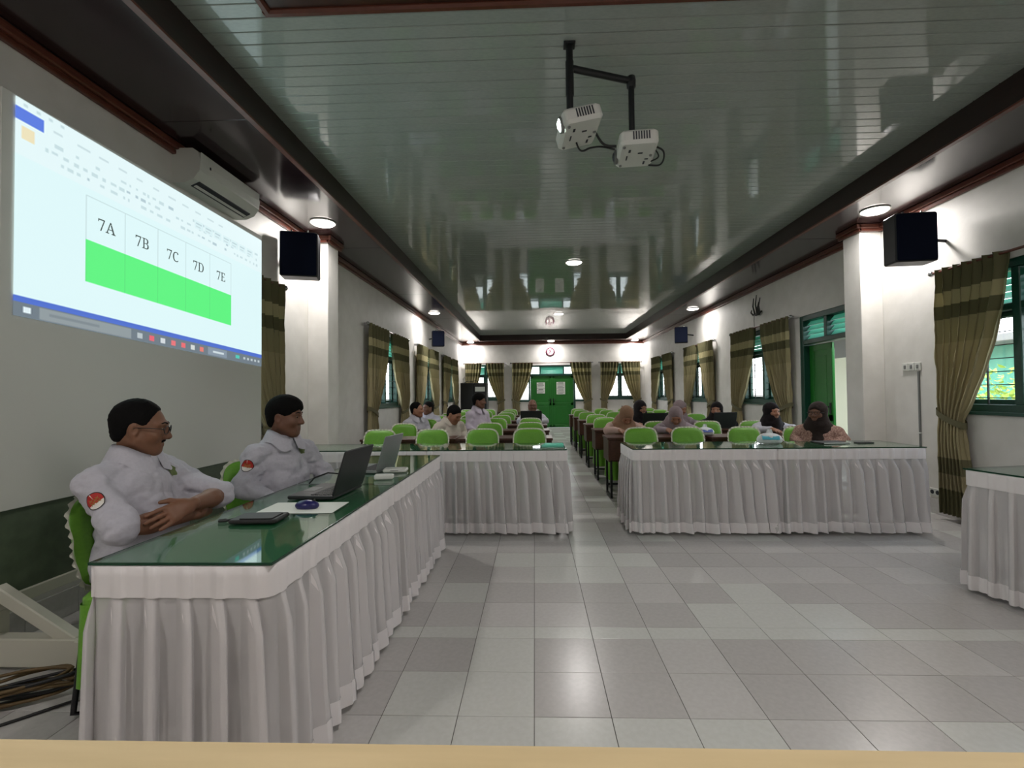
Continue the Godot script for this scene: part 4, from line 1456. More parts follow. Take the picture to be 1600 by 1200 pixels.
func tissue_pack(label: String, pos: Vector3, turn: float, m: Material) -> void:
	var o := thing("tissue_pack", label, "tissue pack", pos, turn)
	var pr := [ell(Vector3(0, 0.05, 0), Vector3(0.10, 0.05, 0.055), 0.02), cap(Vector3(-0.08, 0.03, 0), Vector3(0.08, 0.03, 0), 0.03, 0.03, 0.03)]
	part("wrapper", flesh([[pr, 0.007]], 0.004, 20.0, 4), M.tissue_white, o)
	part("label_band", sheet(24, 4, func(u: float, v: float) -> Vector3:
		var a := lerpf(-0.2, PI + 0.2, v)
		return Vector3((u - 0.5) * 0.15, 0.048 + 0.035 * sin(a), 0.0) + Vector3(0, 0, cos(a) * 0.064)), m, o)
	part("tissue", sheet(6, 6, func(u: float, v: float) -> Vector3:
		return Vector3((u - 0.5) * 0.07 * (1.0 - v * 0.5), 0.09 + v * 0.045, 0.012 * sin(u * 9.0) * v)), M.tissue_white, o)

func build_small_things() -> void:
	var ty := 0.7595
	laptop("black laptop open beside the white sheet and the blue mouse", P(-1.06, ty, 2.41), -PI / 2 - 0.07, M.laptop_black, 0.30)
	laptop("silver grey laptop open on the head table beyond the black laptop", P(-1.10, ty, 3.16), -PI / 2 - 0.08, M.laptop_silver, 0.28, 0.32)
	solo("paper_sheet", bx(0.33, 0.001, 0.205), M.paper, "white paper sheet under the blue mouse", "paper", P(-1.024, ty + 0.0006, 2.09), Vector3(0, 0.03, 0))
	var mo := thing("computer_mouse", "dark blue computer mouse on the white sheet", "mouse", P(-1.0, ty + 0.0012, 2.075), PI / 2)
	part("shell", flesh([[[ell(Vector3(0, 0.013, 0), Vector3(0.031, 0.024, 0.052), 0.01), ell(Vector3(0, -0.02, 0), Vector3(0.08, 0.02, 0.08), -0.004)], 0.003]]), M.mouse_blue, mo)
	part("wheel", tube([Vector3(-0.003, 0.034, 0.03), Vector3(0.003, 0.034, 0.03)], 0.006, 10), M.black_plastic, mo)
	var pouch := thing("leather_pouch", "black leather pouch with a strap lying near the table's near corner", "pouch", P(-1.10, ty, 1.885), 0.05)
	part("case", slab(0.185, 0.13, 0.014, 0.016, 0.005), M.leather_black, pouch, Vector3(0, 0.008, 0), Vector3(PI / 2, 0, 0))
	part("flap", slab(0.13, 0.10, 0.01, 0.005, 0.002), M.leather_black, pouch, Vector3(0.01, 0.018, 0.005), Vector3(PI / 2, 0, 0))
	part("strap", tube([Vector3(-0.09, 0.008, 0.0), Vector3(-0.12, 0.006, 0.03), Vector3(-0.14, 0.006, 0.035), Vector3(-0.15, 0.006, 0.02), Vector3(-0.125, 0.006, 0.01)], 0.005, 6), M.leather_black, pouch)
	solo("power_adapter", slab(0.11, 0.06, 0.012, 0.028, 0.006), M.white_plastic, "small white adapter at the edge of the glass behind the black laptop", "adapter", P(-0.89, ty + 0.0145, 2.80), Vector3(PI / 2, 0.15, 0))
	var rt := thing("network_box", "flat white box on the glass beside the silver laptop", "box", P(-0.90, ty, 3.07), 0.1)
	part("case", slab(0.15, 0.10, 0.015, 0.022, 0.006), M.white_plastic, rt, Vector3(0, 0.012, 0), Vector3(PI / 2, 0, 0))
	part("lamp_row", bx(0.05, 0.003, 0.006), M.grey_plastic, rt, Vector3(0, 0.014, 0.05))
	var c := Curve3D.new()
	for p in [P(-1.26, ty + 0.006, 2.64), P(-1.25, ty + 0.03, 2.68), P(-1.18, ty + 0.055, 2.70), P(-1.08, ty + 0.05, 2.68), P(-1.0, ty + 0.025, 2.62), P(-0.96, ty + 0.02, 2.56)]:
		c.add_point(p)
	solo("laptop_cable", tube(Array(c.get_baked_points()).filter(func(p: Vector3) -> bool: return true), 0.0045, 6), M.cable_black, "black cable arching behind the black laptop", "cable")
	tissue_pack("blue and white tissue pack on the first desk row", P(2.05, 0.731, 5.86), 0.1, M.tissue_blue)
	tissue_pack("white and cyan tissue pack on the glass table near the woman in dark headscarf", P(2.22, ty, 4.62), -0.2, M.tissue_cyan)
	var nb := thing("notebook", "closed dark notebook on the glass before the woman in dark headscarf", "notebook", P(2.78, ty, 4.62), 0.05)
	part("cover", slab(0.26, 0.19, 0.008, 0.014, 0.003), M.leather_black, nb, Vector3(0, 0.007, 0), Vector3(PI / 2, 0, 0))
	part("pages", bx(0.25, 0.008, 0.18), M.paper, nb, Vector3(0.008, 0.008, 0.008))
	solo("mobile_phone", slab(0.155, 0.075, 0.01, 0.009, 0.003), M.black_plastic, "black phone at the end of the glass near the door wall", "phone", P(3.08, ty + 0.0045, 4.60), Vector3(PI / 2, 0.1, 0))
	laptop("dark laptop before the woman in a black headscarf behind the brown headscarf", P(1.72, 0.731, 7.03), PI, M.laptop_black, 0.25, 0.36)
	laptop("dark laptop before the woman in black beside the curtains", P(2.68, 0.731, 7.03), PI + 0.1, M.laptop_black, 0.25, 0.34)
	laptop("black laptop before the bald man facing the camera", P(-0.06, 0.731, 8.24), PI, M.laptop_black, 0.15, 0.36)
	var tray := thing("black_tray", "black tray on the white table in the back corner", "tray", P(2.9, ty, 14.6), 0.1)
	part("pan", slab(0.44, 0.3, 0.03, 0.02, 0.005), M.black_plastic, tray, Vector3(0, 0.012, 0), Vector3(PI / 2, 0, 0))
	for s in [-1, 1]:
		part("handle", tube([Vector3(s * 0.2, 0.02, -0.08), Vector3(s * 0.26, 0.1, -0.05), Vector3(s * 0.26, 0.1, 0.05), Vector3(s * 0.2, 0.02, 0.08)], 0.012, 8), M.black_plastic, tray)
	# cable coil and plug on the floor beside the screen stand
	var k := thing("cable_coil", "loose coil of brown cable on the floor beside the screen stand", "cable", P(-2.12, 0, 1.93))
	var r := RandomNumberGenerator.new()
	r.seed = 9
	for i in 9:
		var pts := []
		var a := r.randf_range(0.11, 0.2)
		var b := r.randf_range(0.03, 0.075)
		for j in 28:
			var an := TAU * j / 28.0
			pts.append(Vector3(cos(an) * a + r.randf_range(-0.004, 0.004), 0.008 + i * 0.009 + 0.022 * (1.0 + cos(an + i)), sin(an) * b + cos(an) * -0.08 + i * 0.004))
		part("loop", tube(pts, 0.007, 6, true), M.cable_brown if i % 3 else M.cable_black, k)
	var pl := thing("plug_adapter", "black and grey plug lying by the foot of the screen stand", "plug", P(-1.86, 0, 1.98), 0.4)
	part("head", slab(0.07, 0.06, 0.02, 0.05, 0.008), M.black_plastic, pl, Vector3(0.03, 0.03, 0))
	part("collar", slab(0.05, 0.05, 0.015, 0.05, 0.008), M.grey_plastic, pl, Vector3(-0.03, 0.028, 0))
	part("lead", tube([Vector3(-0.05, 0.01, 0.02), Vector3(-0.2, 0.007, 0.08), Vector3(-0.4, 0.007, 0.16)], 0.006, 6), M.cable_black, pl)

# ------------------------------------------------------------------ people
# local frame of a seated person: feet on y = 0, facing +z, the right hand on the -x side
func head_prims() -> Array:
	var o := [
		ell(Vector3(0, 0.028, -0.018), Vector3(0.074, 0.088, 0.094), 0.02),
		ell(Vector3(0, -0.028, 0.026), Vector3(0.060, 0.084, 0.060), 0.04),
		ell(Vector3(0, -0.092, 0.058), Vector3(0.026, 0.020, 0.022), 0.03),
		cap(Vector3(0, 0.012, 0.084), Vector3(0, -0.028, 0.102), 0.008, 0.013, 0.016),
		cap(Vector3(-0.014, -0.031, 0.090), Vector3(0.014, -0.031, 0.090), 0.009, 0.009, 0.008),
		cap(Vector3(-0.022, -0.058, 0.074), Vector3(0.022, -0.058, 0.074), 0.009, 0.009, 0.008),
		cap(Vector3(-0.018, -0.070, 0.074), Vector3(0.018, -0.070, 0.074), 0.010, 0.010, 0.006),
		cap(Vector3(0, -0.058, 0.076), Vector3(0, -0.066, 0.080), 0.009, 0.009, 0.008)]
	for s in [-1.0, 1.0]:
		o.append(cap(Vector3(s * 0.056, -0.05, 0.0), Vector3(s * 0.020, -0.092, 0.05), 0.024, 0.020, 0.03))
		o.append(ell(Vector3(s * 0.040, -0.026, 0.056), Vector3(0.024, 0.024, 0.022), 0.025))
		o.append(cap(Vector3(s * 0.046, 0.024, 0.068), Vector3(s * 0.012, 0.026, 0.082), 0.010, 0.010, 0.016))
		o.append(ell(Vector3(s * 0.031, 0.006, 0.094), Vector3(0.015, 0.010, 0.014), -0.012))
		o.append(ell(Vector3(s * 0.031, 0.004, 0.074), Vector3(0.014, 0.010, 0.010), 0.006))
		o.append(ell(Vector3(s * 0.076, -0.006, -0.012), Vector3(0.011, 0.032, 0.020), 0.012, Basis(Vector3.UP, s * 0.35)))
		o.append(ell(Vector3(s * 0.086, -0.004, -0.004), Vector3(0.006, 0.016, 0.010), -0.006))
	return o

func hand_prims(w: Vector3, dir: Vector3, palm: Vector3, thumb: Vector3, curl: float) -> Array:
	dir = dir.normalized()
	thumb = (thumb - dir * thumb.dot(dir)).normalized()
	palm = (palm - dir * palm.dot(dir) - thumb * palm.dot(thumb)).normalized()
	var o := [cap(w - dir * 0.01, w + dir * 0.03, 0.025, 0.024, 0.02)]
	for t in [-0.021, 0.0, 0.021]:
		o.append(cap(w + dir * 0.02 + thumb * t * 0.8, w + dir * 0.085 + thumb * t * 1.15, 0.0175, 0.0145, 0.016))
	var lens := [0.072, 0.082, 0.077, 0.060]
	for i in 4:
		var b := w + dir * (0.090 - absf(i - 1.2) * 0.004) + thumb * (0.031 - 0.0208 * i)
		var spread := thumb * (0.12 - 0.08 * i)
		var d1 := (dir + spread + palm * curl * 0.45).normalized()
		var d2 := (dir + spread * 0.7 + palm * curl * 1.1).normalized()
		var d3 := (dir + spread * 0.4 + palm * curl * 1.9).normalized()
		var l: float = lens[i]
		var p1 := b + d1 * l * 0.45
		var p2 := p1 + d2 * l * 0.32
		var p3 := p2 + d3 * l * 0.25
		o.append(cap(b - dir * 0.012, p1, 0.0098, 0.0090, 0.007))
		o.append(cap(p1, p2, 0.0090, 0.0082, 0.004))
		o.append(cap(p2, p3, 0.0082, 0.0070, 0.004))
	var t0 := w + dir * 0.028 + thumb * 0.024
	var t1 := t0 + (dir * 0.75 + thumb * 0.75 + palm * 0.25).normalized() * 0.042
	var t2 := t1 + (dir * 0.95 + thumb * 0.35 + palm * 0.2).normalized() * 0.032
	o.append(cap(t0, t1, 0.015, 0.0108, 0.012))
	o.append(cap(t1, t2, 0.0108, 0.0085, 0.005))
	return o

func collar_mesh(c: Vector3, fwd: float, r: float) -> ArrayMesh:
	return sheet(36, 4, func(u: float, v: float) -> Vector3:
		var a := lerpf(0.16, TAU - 0.16, u)
		var front := pow(maxf(cos(a), 0.0), 2.0)
		var tip := maxf(0.0, 1.0 - absf(minf(u, 1.0 - u) - 0.07) / 0.09)
		var rr := r
		var y := 0.062 - front * 0.05
		if v > 0.2:
			var t := (v - 0.25) / 0.75
			rr = lerpf(r + 0.005, r + 0.036 + 0.018 * tip, t)
			y = lerpf(y + 0.004, -0.004 - front * 0.035 - tip * 0.035, t)
		else:
			y -= 0.03
		return c + Vector3(sin(a) * rr * 1.05, y, cos(a) * rr + fwd * (1.0 if v > 0.2 else 0.6)))

func patch(prims: Array, from: Vector3, dir: Vector3, up: Vector3, hw: float, hh: float, corners := 0, lift := 0.005, fold := 0.0, sd := 1) -> ArrayMesh:
	var ns := fold_noise(sd, 5.0)
	dir = dir.normalized()
	var right := dir.cross(up).normalized()
	up = right.cross(dir).normalized()
	return sheet(30, 5, func(u: float, v: float) -> Vector3:
		var a := u * TAU
		var k := 1.0
		if corners > 0:
			var seg := TAU / corners
			k = cos(seg / 2) / cos(fposmod(a, seg) - seg / 2)
		var p := from + right * sin(a) * hw * v * k + up * cos(a) * hh * v * k
		for i in 40:
			var f := field_at(prims, p) + fold * (ns.get_noise_3d(p.x, p.y * 1.4, p.z) - 0.45)
			p += dir * f * 0.8
			if absf(f) < 0.0005:
				break
		return p - dir * lift, true)

func badge_texture() -> ImageTexture:
	var im := Image.create(128, 64, false, Image.FORMAT_RGB8)
	for y in 64:
		for x in 128:
			var a := (x + 0.5) / 128.0 * TAU
			var r := (y + 0.5) / 64.0
			var px := sin(a) * r
			var py := cos(a) * r
			var c := rgb(176, 40, 34) if py > -0.25 else rgb(226, 222, 214)
			if r > 0.9:
				c = rgb(38, 30, 28)
			elif absf(py) < 0.34 and absf(px) < 0.55 and sin(px * 13.0) * sin(py * 17.0 + px * 5.0) > -0.05:
				c = rgb(150, 110, 50)
			im.set_pixel(x, y, c)
	return ImageTexture.create_from_image(im)

func seated_person(label: String, pos: Vector3, yaw: float, s: Dictionary, group := "") -> Node3D:
	var o := thing("person", label, "person", pos, yaw, group)
	var near_: bool = s.get("near", false)
	var g: float = s.get("girth", 1.0)
	var hc: Vector3 = s.head
	var nb: Vector3 = s.get("neck", hc + Vector3(0, -0.135, -0.04))
	var sw: float = s.get("shoulder", 0.175)
	var twist: float = s.get("twist", 0.0)
	var tb := Basis(Vector3.UP, twist)
	var pelvis: Vector3 = s.get("pelvis", Vector3(0, 0.56, -0.04))
	var chest: Vector3 = pelvis.lerp(nb, 0.66) + Vector3(0, 0, 0.012)
	var belly: Vector3 = pelvis.lerp(nb, 0.30) + Vector3(0, 0, 0.035)
	var sh := [nb + tb * Vector3(-sw, -0.078, 0.0), nb + tb * Vector3(sw, -0.078, 0.0)]
	var el: Array = s.elbows
	var wr: Array = s.wrists
	var hd: Array = s.get("hand_dirs", [Vector3(0.25, -0.1, 1), Vector3(-0.25, -0.1, 1)])
	var hp: Array = s.get("palms", [Vector3(0, -1, 0), Vector3(0, -1, 0)])
	var ht: Array = s.get("thumbs", [Vector3(1, 0, 0.2), Vector3(-1, 0, 0.2)])
	var skin: Material = M[s.get("skin", "skin_a")]
	var t := Transform3D(Basis(Vector3.UP, s.get("head_yaw", 0.0)) * Basis(Vector3.RIGHT, s.get("head_pitch", 0.0)) * Basis(Vector3.BACK, s.get("head_tilt", 0.0)), hc)
	var neck := [cap(t * Vector3(0, -0.05, -0.028), nb + Vector3(0, 0.02, 0), 0.052, 0.056, 0.03), cap(nb + Vector3(0, 0.02, 0), nb + Vector3(0, -0.06, 0.0), 0.056, 0.07, 0.03)]
	var bare := 1.0 if s.get("sleeve", 1.0) < 0.99 else 0.72
	var core := neck.duplicate()
	core.append(cap(nb + Vector3(0, -0.06, 0), belly, 0.08, 0.09, 0.04))
	core.append(cap(belly, pelvis, 0.09, 0.09, 0.04))
	for i in 2:
		core.append(cap(nb + Vector3(0, -0.05, 0), sh[i], 0.05, 0.045, 0.03))
		core.append(cap(sh[i], el[i], 0.036, 0.034 * bare, 0.03))
		core.append(cap(el[i], el[i].lerp(wr[i], 0.35), 0.036 * bare, 0.040 * bare, 0.02))
		core.append(cap(el[i].lerp(wr[i], 0.35), wr[i], 0.040 * bare, 0.026, 0.02))
		core.append(cap(pelvis, pelvis + Vector3((i * 2 - 1) * 0.1, -0.03, s.get("knee", 0.40) - 0.04), 0.08, 0.055, 0.03))
	var hands := []
	for i in 2:
		hands.append(hand_prims(wr[i], hd[i], hp[i], ht[i], s.get("curl", 0.35)))
	var hp_ := moved(head_prims(), t)
	if near_:
		part("body", flesh([[core, 0.011], [hp_ + [neck[0]], 0.0042], [hands[0], 0.0035], [hands[1], 0.0035]]), skin, o)
	else:
		part("body", flesh([[core + hands[0] + hands[1], 0.0095], [hp_ + [neck[0]], 0.0075]]), skin, o)
	# clothes
	var shirt: Material = M[s.get("shirt", "shirt")]
	var long_: float = s.get("sleeve", 1.0)
	var cloth := [
		ell(chest, Vector3(0.150 * g, 0.18, 0.108 * g), 0.05, tb), ell(belly, Vector3(0.155 * g, 0.17, 0.128 * g), 0.08, tb), ell(pelvis, Vector3(0.168 * g, 0.12, 0.13 * g), 0.08),
		cap(nb + Vector3(0, -0.015, -0.005), nb + Vector3(0, -0.10, -0.005), 0.060, 0.095, 0.05)]
	for i in 2:
		cloth.append(cap(nb + Vector3(0, -0.02, -0.008), sh[i], 0.050, 0.048, 0.06))
		cloth.append(cap(sh[i], sh[i].lerp(el[i], 0.85), 0.048 * g, 0.050 * g, 0.07))
		if long_ >= 0.99:
			cloth.append(cap(sh[i].lerp(el[i], 0.85), el[i], 0.053 * g, 0.050, 0.02))
			cloth.append(cap(el[i], el[i].lerp(wr[i], 0.93), 0.050, 0.036, 0.02))
		else:
			cloth.append(cap(sh[i].lerp(el[i], 0.85), sh[i].lerp(el[i], 0.98), 0.055 * g, 0.058 * g, 0.006))
	var fold := 0.016 if near_ else 0.009
	var sd: int = int(pos.x * 100.0) + int(pos.z * 100.0)
	part("shirt" if not s.has("hijab") else "blouse", flesh([[cloth, 0.008 if near_ else 0.013]], fold, 5.0, sd), shirt, o)
	var knee: float = s.get("knee", 0.40)
	var legs := []
	for i in 2:
		var k := (i * 2 - 1) * 0.115
		legs.append(cap(pelvis + Vector3(k * 0.7, -0.03, 0), Vector3(k, 0.49, pelvis.z + knee), 0.095, 0.07, 0.04))
		legs.append(cap(Vector3(k, 0.49, pelvis.z + knee), Vector3(k, 0.10, pelvis.z + knee + 0.02), 0.068, 0.052, 0.03))
	legs.append(ell(pelvis + Vector3(0, -0.02, 0), Vector3(0.16, 0.09, 0.13), 0.06))
	part("skirt" if s.has("hijab") else "trousers", flesh([[legs, 0.02]]), M.trousers if not s.has("hijab") else shirt, o)
	for i in 2:
		var k := (i * 2 - 1) * 0.115
		part("shoe", flesh([[[cap(Vector3(k, 0.05, pelvis.z + knee - 0.02), Vector3(k * 1.1, 0.042, pelvis.z + knee + 0.14), 0.046, 0.04, 0.02), ell(Vector3(k, -0.05, pelvis.z + knee + 0.05), Vector3(0.2, 0.06, 0.3), -0.01)], 0.012]]), M.leather_black, o)
	# head
	for i in [-1.0, 1.0]:
		var eye := part("eye", lathe([Vector2(0, 0.011), Vector2(0.006, 0.0095), Vector2(0.0105, 0.004), Vector2(0.0105, -0.004), Vector2(0, -0.011)], 12), M.eye_white if near_ else M.iris, o, t * Vector3(i * 0.031, 0.004, 0.0735), t.basis.get_euler())
		if near_:
			part("iris", lathe([Vector2(0, 0.0025), Vector2(0.004, 0.002), Vector2(0.0058, 0.0), Vector2(0, -0.002)], 12), M.iris, eye, Vector3(0, 0, 0.0098), Vector3(PI / 2, 0, 0))
	if s.has("hijab"):
		var hj: Array = [ell(Vector3(0, 0.028, -0.020), Vector3(0.090, 0.102, 0.110), 0.03), cap(Vector3(0, -0.06, -0.005), Vector3(0, -0.13, 0.0), 0.088, 0.092, 0.04)]
		hj.append(ell(Vector3(0, -0.012, 0.112), Vector3(0.047, 0.070, 0.058), -0.015))
		hj = moved(hj, t)
		var drape: float = s.get("drape", 0.20)
		hj.insert(2, cap(nb + Vector3(0, 0.02, 0.01), nb + tb * Vector3(0, -drape, 0.05), 0.10, 0.135, 0.05))
		for i in [-1.0, 1.0]:
			hj.insert(2, cap(nb + Vector3(0, 0.0, 0), nb + tb * Vector3(i * 0.15, -0.09, 0.0), 0.09, 0.075, 0.05))
		part("headscarf", flesh([[hj, 0.009]], 0.005, 6.0, sd + 3), M[s.hijab], o)
	else:
		var style: String = s.get("hair", "short")
		var hr := [ell(Vector3(0, 0.036, -0.022), Vector3(0.0805, 0.093, 0.0985), 0.01), ell(Vector3(0, -0.02, -0.060), Vector3(0.062, 0.056, 0.046), 0.02)]
		if style == "full":
			hr.append(ell(Vector3(0.0, 0.066, 0.005), Vector3(0.080, 0.070, 0.092), 0.03))
			hr.append(ell(Vector3(0, -0.045, 0.115), Vector3(0.095, 0.102, 0.10), -0.01))
		elif style == "receding":
			hr.append(ell(Vector3(0, 0.0, 0.122), Vector3(0.105, 0.108, 0.105), -0.012))
			hr.append(ell(Vector3(0, -0.06, 0.09), Vector3(0.12, 0.10, 0.08), -0.012))
		elif style == "bald":
			hr.append(ell(Vector3(0, 0.07, 0.05), Vector3(0.12, 0.12, 0.14), -0.012))
		else:
			hr.append(ell(Vector3(0, -0.03, 0.115), Vector3(0.10, 0.108, 0.10), -0.01))
		for i in [-1.0, 1.0]:
			hr.append(ell(Vector3(i * 0.082, -0.018, 0.0), Vector3(0.02, 0.040, 0.03), -0.008))
		hr.append(ell(Vector3(0, -0.115, -0.02), Vector3(0.14, 0.055, 0.14), -0.01))
		part("hair", flesh([[moved(hr, t), 0.005 if near_ else 0.0075]], 0.0025, 40.0, sd), M[s.get("hair_colour", "hair")], o)
		part("collar", collar_mesh(nb + Vector3(0, 0.002, 0.0), 0.014, 0.076), shirt, o)
		if near_ or s.get("moustache", false):
			for i in [-1.0, 1.0]:
				part("eyebrow", tube([t * Vector3(i * 0.012, 0.030, 0.0915), t * Vector3(i * 0.03, 0.034, 0.0865), t * Vector3(i * 0.047, 0.028, 0.076)], 0.0042, 6, false, 0.002), M.hair, o)
		if s.get("moustache", false):
			part("moustache", tube([t * Vector3(-0.022, -0.052, 0.0815), t * Vector3(0, -0.046, 0.089), t * Vector3(0.022, -0.052, 0.0815)], 0.005, 6), M.hair, o)
	if s.get("glasses", false):
		var gm := []
		for i in [-1.0, 1.0]:
			var pts := []
			for k in 18:
				var a := TAU * k / 18.0
				pts.append(Vector3(i * 0.034 + cos(a) * 0.026, 0.002 + sin(a) * 0.018, 0.102 - absf(i * 0.034 + cos(a) * 0.026) * 0.12))
			gm.append([tube(pts, 0.0019, 6, true), t])
			gm.append([tube([Vector3(i * 0.06, 0.006, 0.094), Vector3(i * 0.078, 0.008, 0.07), Vector3(i * 0.081, 0.006, -0.005), Vector3(i * 0.079, -0.012, -0.025)], 0.0019, 6), t])
		gm.append([tube([Vector3(-0.009, 0.006, 0.101), Vector3(0, 0.009, 0.104), Vector3(0.009, 0.006, 0.101)], 0.0019, 6), t])
		part("glasses", joined(gm), M.black_plastic, o)
	if near_:
		var bt := mat("badge_print", Color.WHITE, 0.7)
		bt.albedo_texture = badge_texture()
		var arm: Vector3 = sh[0].lerp(el[0], s.get("badge_at", 0.36))
		var ax: Vector3 = (sh[0] - el[0]).normalized()
		var outw: Vector3 = s.get("badge_dir", Vector3(-1, 0.1, 0.35))
		part("sleeve_badge", patch(cloth, arm + outw.normalized() * 0.14, -outw, ax, 0.034, 0.034, 0, 0.003, fold, sd), bt, o)
		var chest_l: Vector3 = chest + tb * Vector3(0.066, 0.085, 0)
		part("chest_emblem", patch(cloth, chest_l + tb * Vector3(0.02, 0.0, 0.25), tb * Vector3(-0.05, 0, -1), Vector3.UP, 0.028, 0.028, 5, 0.003, fold, sd), M.emblem_green, o)
		part("pocket", patch(cloth, chest_l + tb * Vector3(0.02, -0.095, 0.25), tb * Vector3(-0.05, 0, -1), Vector3(0.7, 0.7, 0), 0.062, 0.062, 4, 0.002, fold, sd), shirt, o)
		var ns := fold_noise(sd, 5.0)
		part("placket", sheet(3, 24, func(u: float, v: float) -> Vector3:
			var p: Vector3 = nb.lerp(belly, 0.12 + v * 0.9) + tb * Vector3((u - 0.5) * 0.03, 0, 0.3)
			var dir := tb * Vector3(0, 0, -1)
			for k in 40:
				var f := field_at(cloth, p) + fold * (ns.get_noise_3d(p.x, p.y * 1.4, p.z) - 0.45)
				p += dir * f * 0.8
				if absf(f) < 0.0005:
					break
			return p - dir * (0.003 if u > 0.1 and u < 0.9 else 0.001)), shirt, o)
	return o

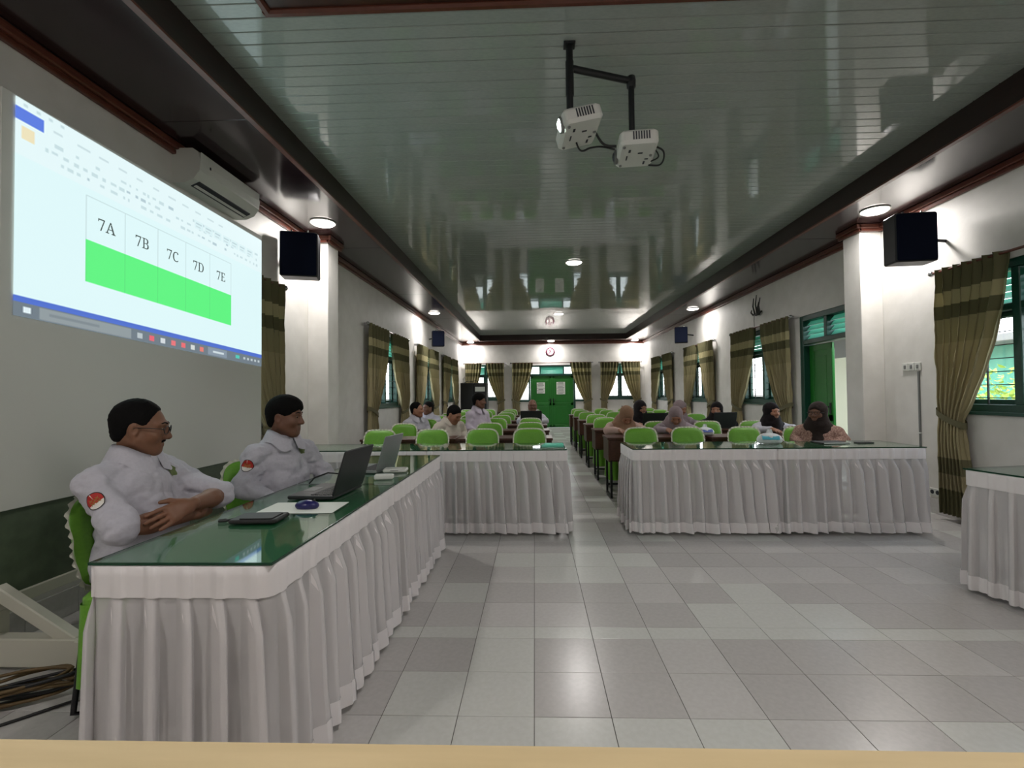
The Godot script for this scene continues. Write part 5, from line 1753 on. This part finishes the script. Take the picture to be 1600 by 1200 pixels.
func build_people() -> void:
	mat("emblem_green", rgb(96, 112, 62), 0.7)
	seated_person("man with glasses and crossed arms in a white shirt with a red sleeve badge", P(-1.71, 0, 2.05), PI / 2 - 0.05, {
		"near": true, "knee": 0.23, "girth": 1.13, "head": Vector3(0, 1.118, -0.015), "neck": Vector3(0, 0.985, -0.055), "pelvis": Vector3(0, 0.55, -0.02), "head_yaw": 0.52, "head_pitch": 0.12,
		"elbows": [Vector3(-0.235, 0.745, 0.12), Vector3(0.20, 0.785, 0.20)], "wrists": [Vector3(0.03, 0.742, 0.215), Vector3(-0.045, 0.80, 0.255)],
		"hand_dirs": [Vector3(1, 0.1, -0.1), Vector3(-1, -0.28, -0.30)], "palms": [Vector3(0, -0.2, -1), Vector3(0.2, -0.6, -0.8)], "thumbs": [Vector3(0, 1, 0.2), Vector3(0.1, 0.9, -0.5)],
		"sleeve": 0.9, "glasses": true, "moustache": true, "hair": "receding", "skin": "skin_a", "shoulder": 0.178, "curl": 0.3, "badge_dir": Vector3(-1, 0.15, 0.45)})
	seated_person("young man with thick black hair in a white shirt looking toward the audience", P(-1.515, 0, 2.87), PI / 2 - 0.45, {
		"near": true, "knee": 0.23, "head": Vector3(0, 1.125, 0.0), "neck": Vector3(0, 0.985, -0.04), "head_yaw": 0.50, "head_pitch": 0.05, "pelvis": Vector3(0, 0.55, -0.05),
		"elbows": [Vector3(-0.27, 0.735, -0.01), Vector3(0.26, 0.74, 0.04)], "wrists": [Vector3(-0.13, 0.655, 0.17), Vector3(0.13, 0.655, 0.17)],
		"hand_dirs": [Vector3(0.6, -0.2, 0.8), Vector3(-0.6, -0.2, 0.8)], "hair": "full", "skin": "skin_b", "shoulder": 0.172, "badge_at": 0.30, "badge_dir": Vector3(-1, 0.2, 0.75)})
	var desk_arms := {"elbows": [Vector3(-0.24, 0.76, 0.10), Vector3(0.24, 0.76, 0.10)], "wrists": [Vector3(-0.13, 0.775, 0.30), Vector3(0.13, 0.775, 0.30)]}
	var lap_arms := {"elbows": [Vector3(-0.24, 0.72, 0.0), Vector3(0.24, 0.72, 0.0)], "wrists": [Vector3(-0.12, 0.66, 0.2), Vector3(0.12, 0.66, 0.2)]}
	var list := [
		["man in a white shirt in profile, leaning toward his neighbour by the curtains", -1.90, 7.55, 0.9, {"head": Vector3(0, 1.02, 0.06), "head_yaw": 0.5, "hair": "receding", "skin": "skin_c"}, lap_arms],
		["man in a white shirt behind the leaning man by the curtains", -1.96, 8.76, -0.1, {"head": Vector3(0, 1.01, 0.02), "head_yaw": -0.5, "skin": "skin_b"}, desk_arms],
		["man in a cream shirt bending over the first desk row", -1.16, 6.42, 0.75, {"head": Vector3(0, 0.985, 0.14), "neck": Vector3(0, 0.90, 0.02), "head_pitch": 0.5, "head_yaw": 0.35, "shirt": "shirt_cream", "skin": "skin_c"}, lap_arms],
		["man in a lilac white shirt sitting upright before the black cabinet", -0.88, 7.58, 0.9, {"head": Vector3(0, 1.145, 0.0), "head_yaw": 0.55, "shirt": "shirt_lilac", "hair": "full", "skin": "skin_b"}, lap_arms],
		["bald man in a white shirt facing the camera behind a laptop", -0.04, 8.76, 0.0, {"head": Vector3(0, 1.035, 0.02), "hair": "bald", "glasses": true, "skin": "skin_b", "hair_colour": "hair_grey"}, desk_arms],
		["woman in a brown headscarf and pink blouse bent over her desk", 1.18, 6.44, 0.1, {"head": Vector3(0, 0.955, 0.15), "neck": Vector3(0, 0.87, 0.0), "head_pitch": 0.75, "hijab": "hijab_brown", "shirt": "blouse_pink", "skin": "skin_c", "drape": 0.14}, desk_arms],
		["woman in a lilac headscarf bent over her desk in the first row", 1.85, 6.44, -0.1, {"head": Vector3(0, 0.94, 0.13), "neck": Vector3(0, 0.86, 0.0), "head_pitch": 0.55, "head_yaw": -0.1, "hijab": "hijab_lilac", "shirt": "blouse_lilac", "skin": "skin_c", "drape": 0.2}, desk_arms],
		["woman in a black headscarf and white blouse with hands together", 3.10, 6.42, 0.0, {"head": Vector3(0, 0.985, 0.05), "head_yaw": 0.25, "hijab": "hijab_black", "shirt": "shirt", "skin": "skin_c", "drape": 0.28}, desk_arms],
		["woman in a dark headscarf and rose patterned dress at the white table", 3.10, 5.36, -0.55, {"head": Vector3(0, 1.01, 0.02), "head_yaw": -0.35, "hijab": "hijab_dark", "shirt": "dress_pattern", "skin": "skin_b", "glasses": true, "girth": 1.1, "drape": 0.24}, lap_arms],
		["woman in a black headscarf behind a dark laptop, beside the aisle", 1.66, 7.60, 0.15, {"head": Vector3(0, 1.01, 0.02), "head_yaw": 0.35, "head_pitch": 0.1, "hijab": "hijab_black", "shirt": "dress_black", "skin": "skin_c"}, desk_arms],
		["woman in a lilac headscarf in the second row, half hidden", 2.27, 7.62, 0.2, {"head": Vector3(0, 1.0, 0.04), "head_yaw": 0.4, "head_pitch": 0.3, "hijab": "hijab_lilac", "shirt": "blouse_lilac", "skin": "skin_c"}, desk_arms],
		["woman all in black behind a laptop beside the tied curtains", 2.84, 7.60, -0.2, {"head": Vector3(0, 0.975, 0.04), "head_yaw": -0.35, "hijab": "hijab_black", "shirt": "dress_black", "skin": "skin_c", "drape": 0.26}, desk_arms]]
	for e in list:
		var s: Dictionary = e[4]
		s.merge(e[5])
		seated_person(e[0], P(e[1], 0, e[2]), e[3], s)

func build_things() -> void:
	build_screen()
	build_projectors()
	build_wall_fittings()
	build_furniture()
	build_small_things()
	build_people()

const LAMP := 2.2
const LAMP_NEAR := 2.6  # for the unseen lamps added around the lectern to brighten the near end

func _ready() -> void:
	rng.seed = 42
	var cam := Camera3D.new()
	cam.name = "camera"
	cam.projection = Camera3D.PROJECTION_FRUSTUM
	cam.near = 0.05
	cam.far = 200.0
	cam.keep_aspect = Camera3D.KEEP_HEIGHT
	cam.size = 2.0 * 0.05 * 600.0 / 748.0
	cam.frustum_offset = Vector2(-11.0 / 748.0 * 0.05, 0.0)
	add_child(cam)
	cam.position = Vector3(0, EYE, 0)
	cam.basis = Basis(Vector3.UP, atan(24.0 / 748.0)) * Basis(Vector3.RIGHT, atan(16.0 / 748.0)) * Basis(Vector3.BACK, deg_to_rad(-0.6))
	cam.current = true
	var env := Environment.new()
	env.background_mode = Environment.BG_SKY
	var sm := ProceduralSkyMaterial.new()
	sm.sky_top_color = rgb(206, 220, 236)
	sm.sky_horizon_color = rgb(244, 246, 246)
	sm.ground_horizon_color = rgb(200, 200, 196)
	sm.ground_bottom_color = rgb(120, 120, 116)
	sm.sky_energy_multiplier = 2.6
	sm.ground_energy_multiplier = 1.0
	env.sky = Sky.new()
	env.sky.sky_material = sm
	env.tonemap_mode = Environment.TONE_MAPPER_LINEAR
	env.tonemap_exposure = 1.2
	env.sdfgi_enabled = true
	env.ssao_enabled = true
	env.ssil_enabled = true
	var we := WorldEnvironment.new()
	we.name = "world_environment"
	we.environment = env
	add_child(we)
	make_materials()
	build_shell()
	build_floor()
	build_windows()
	build_doors()
	build_lamps()
	build_curtains()
	build_outside()
	build_things()
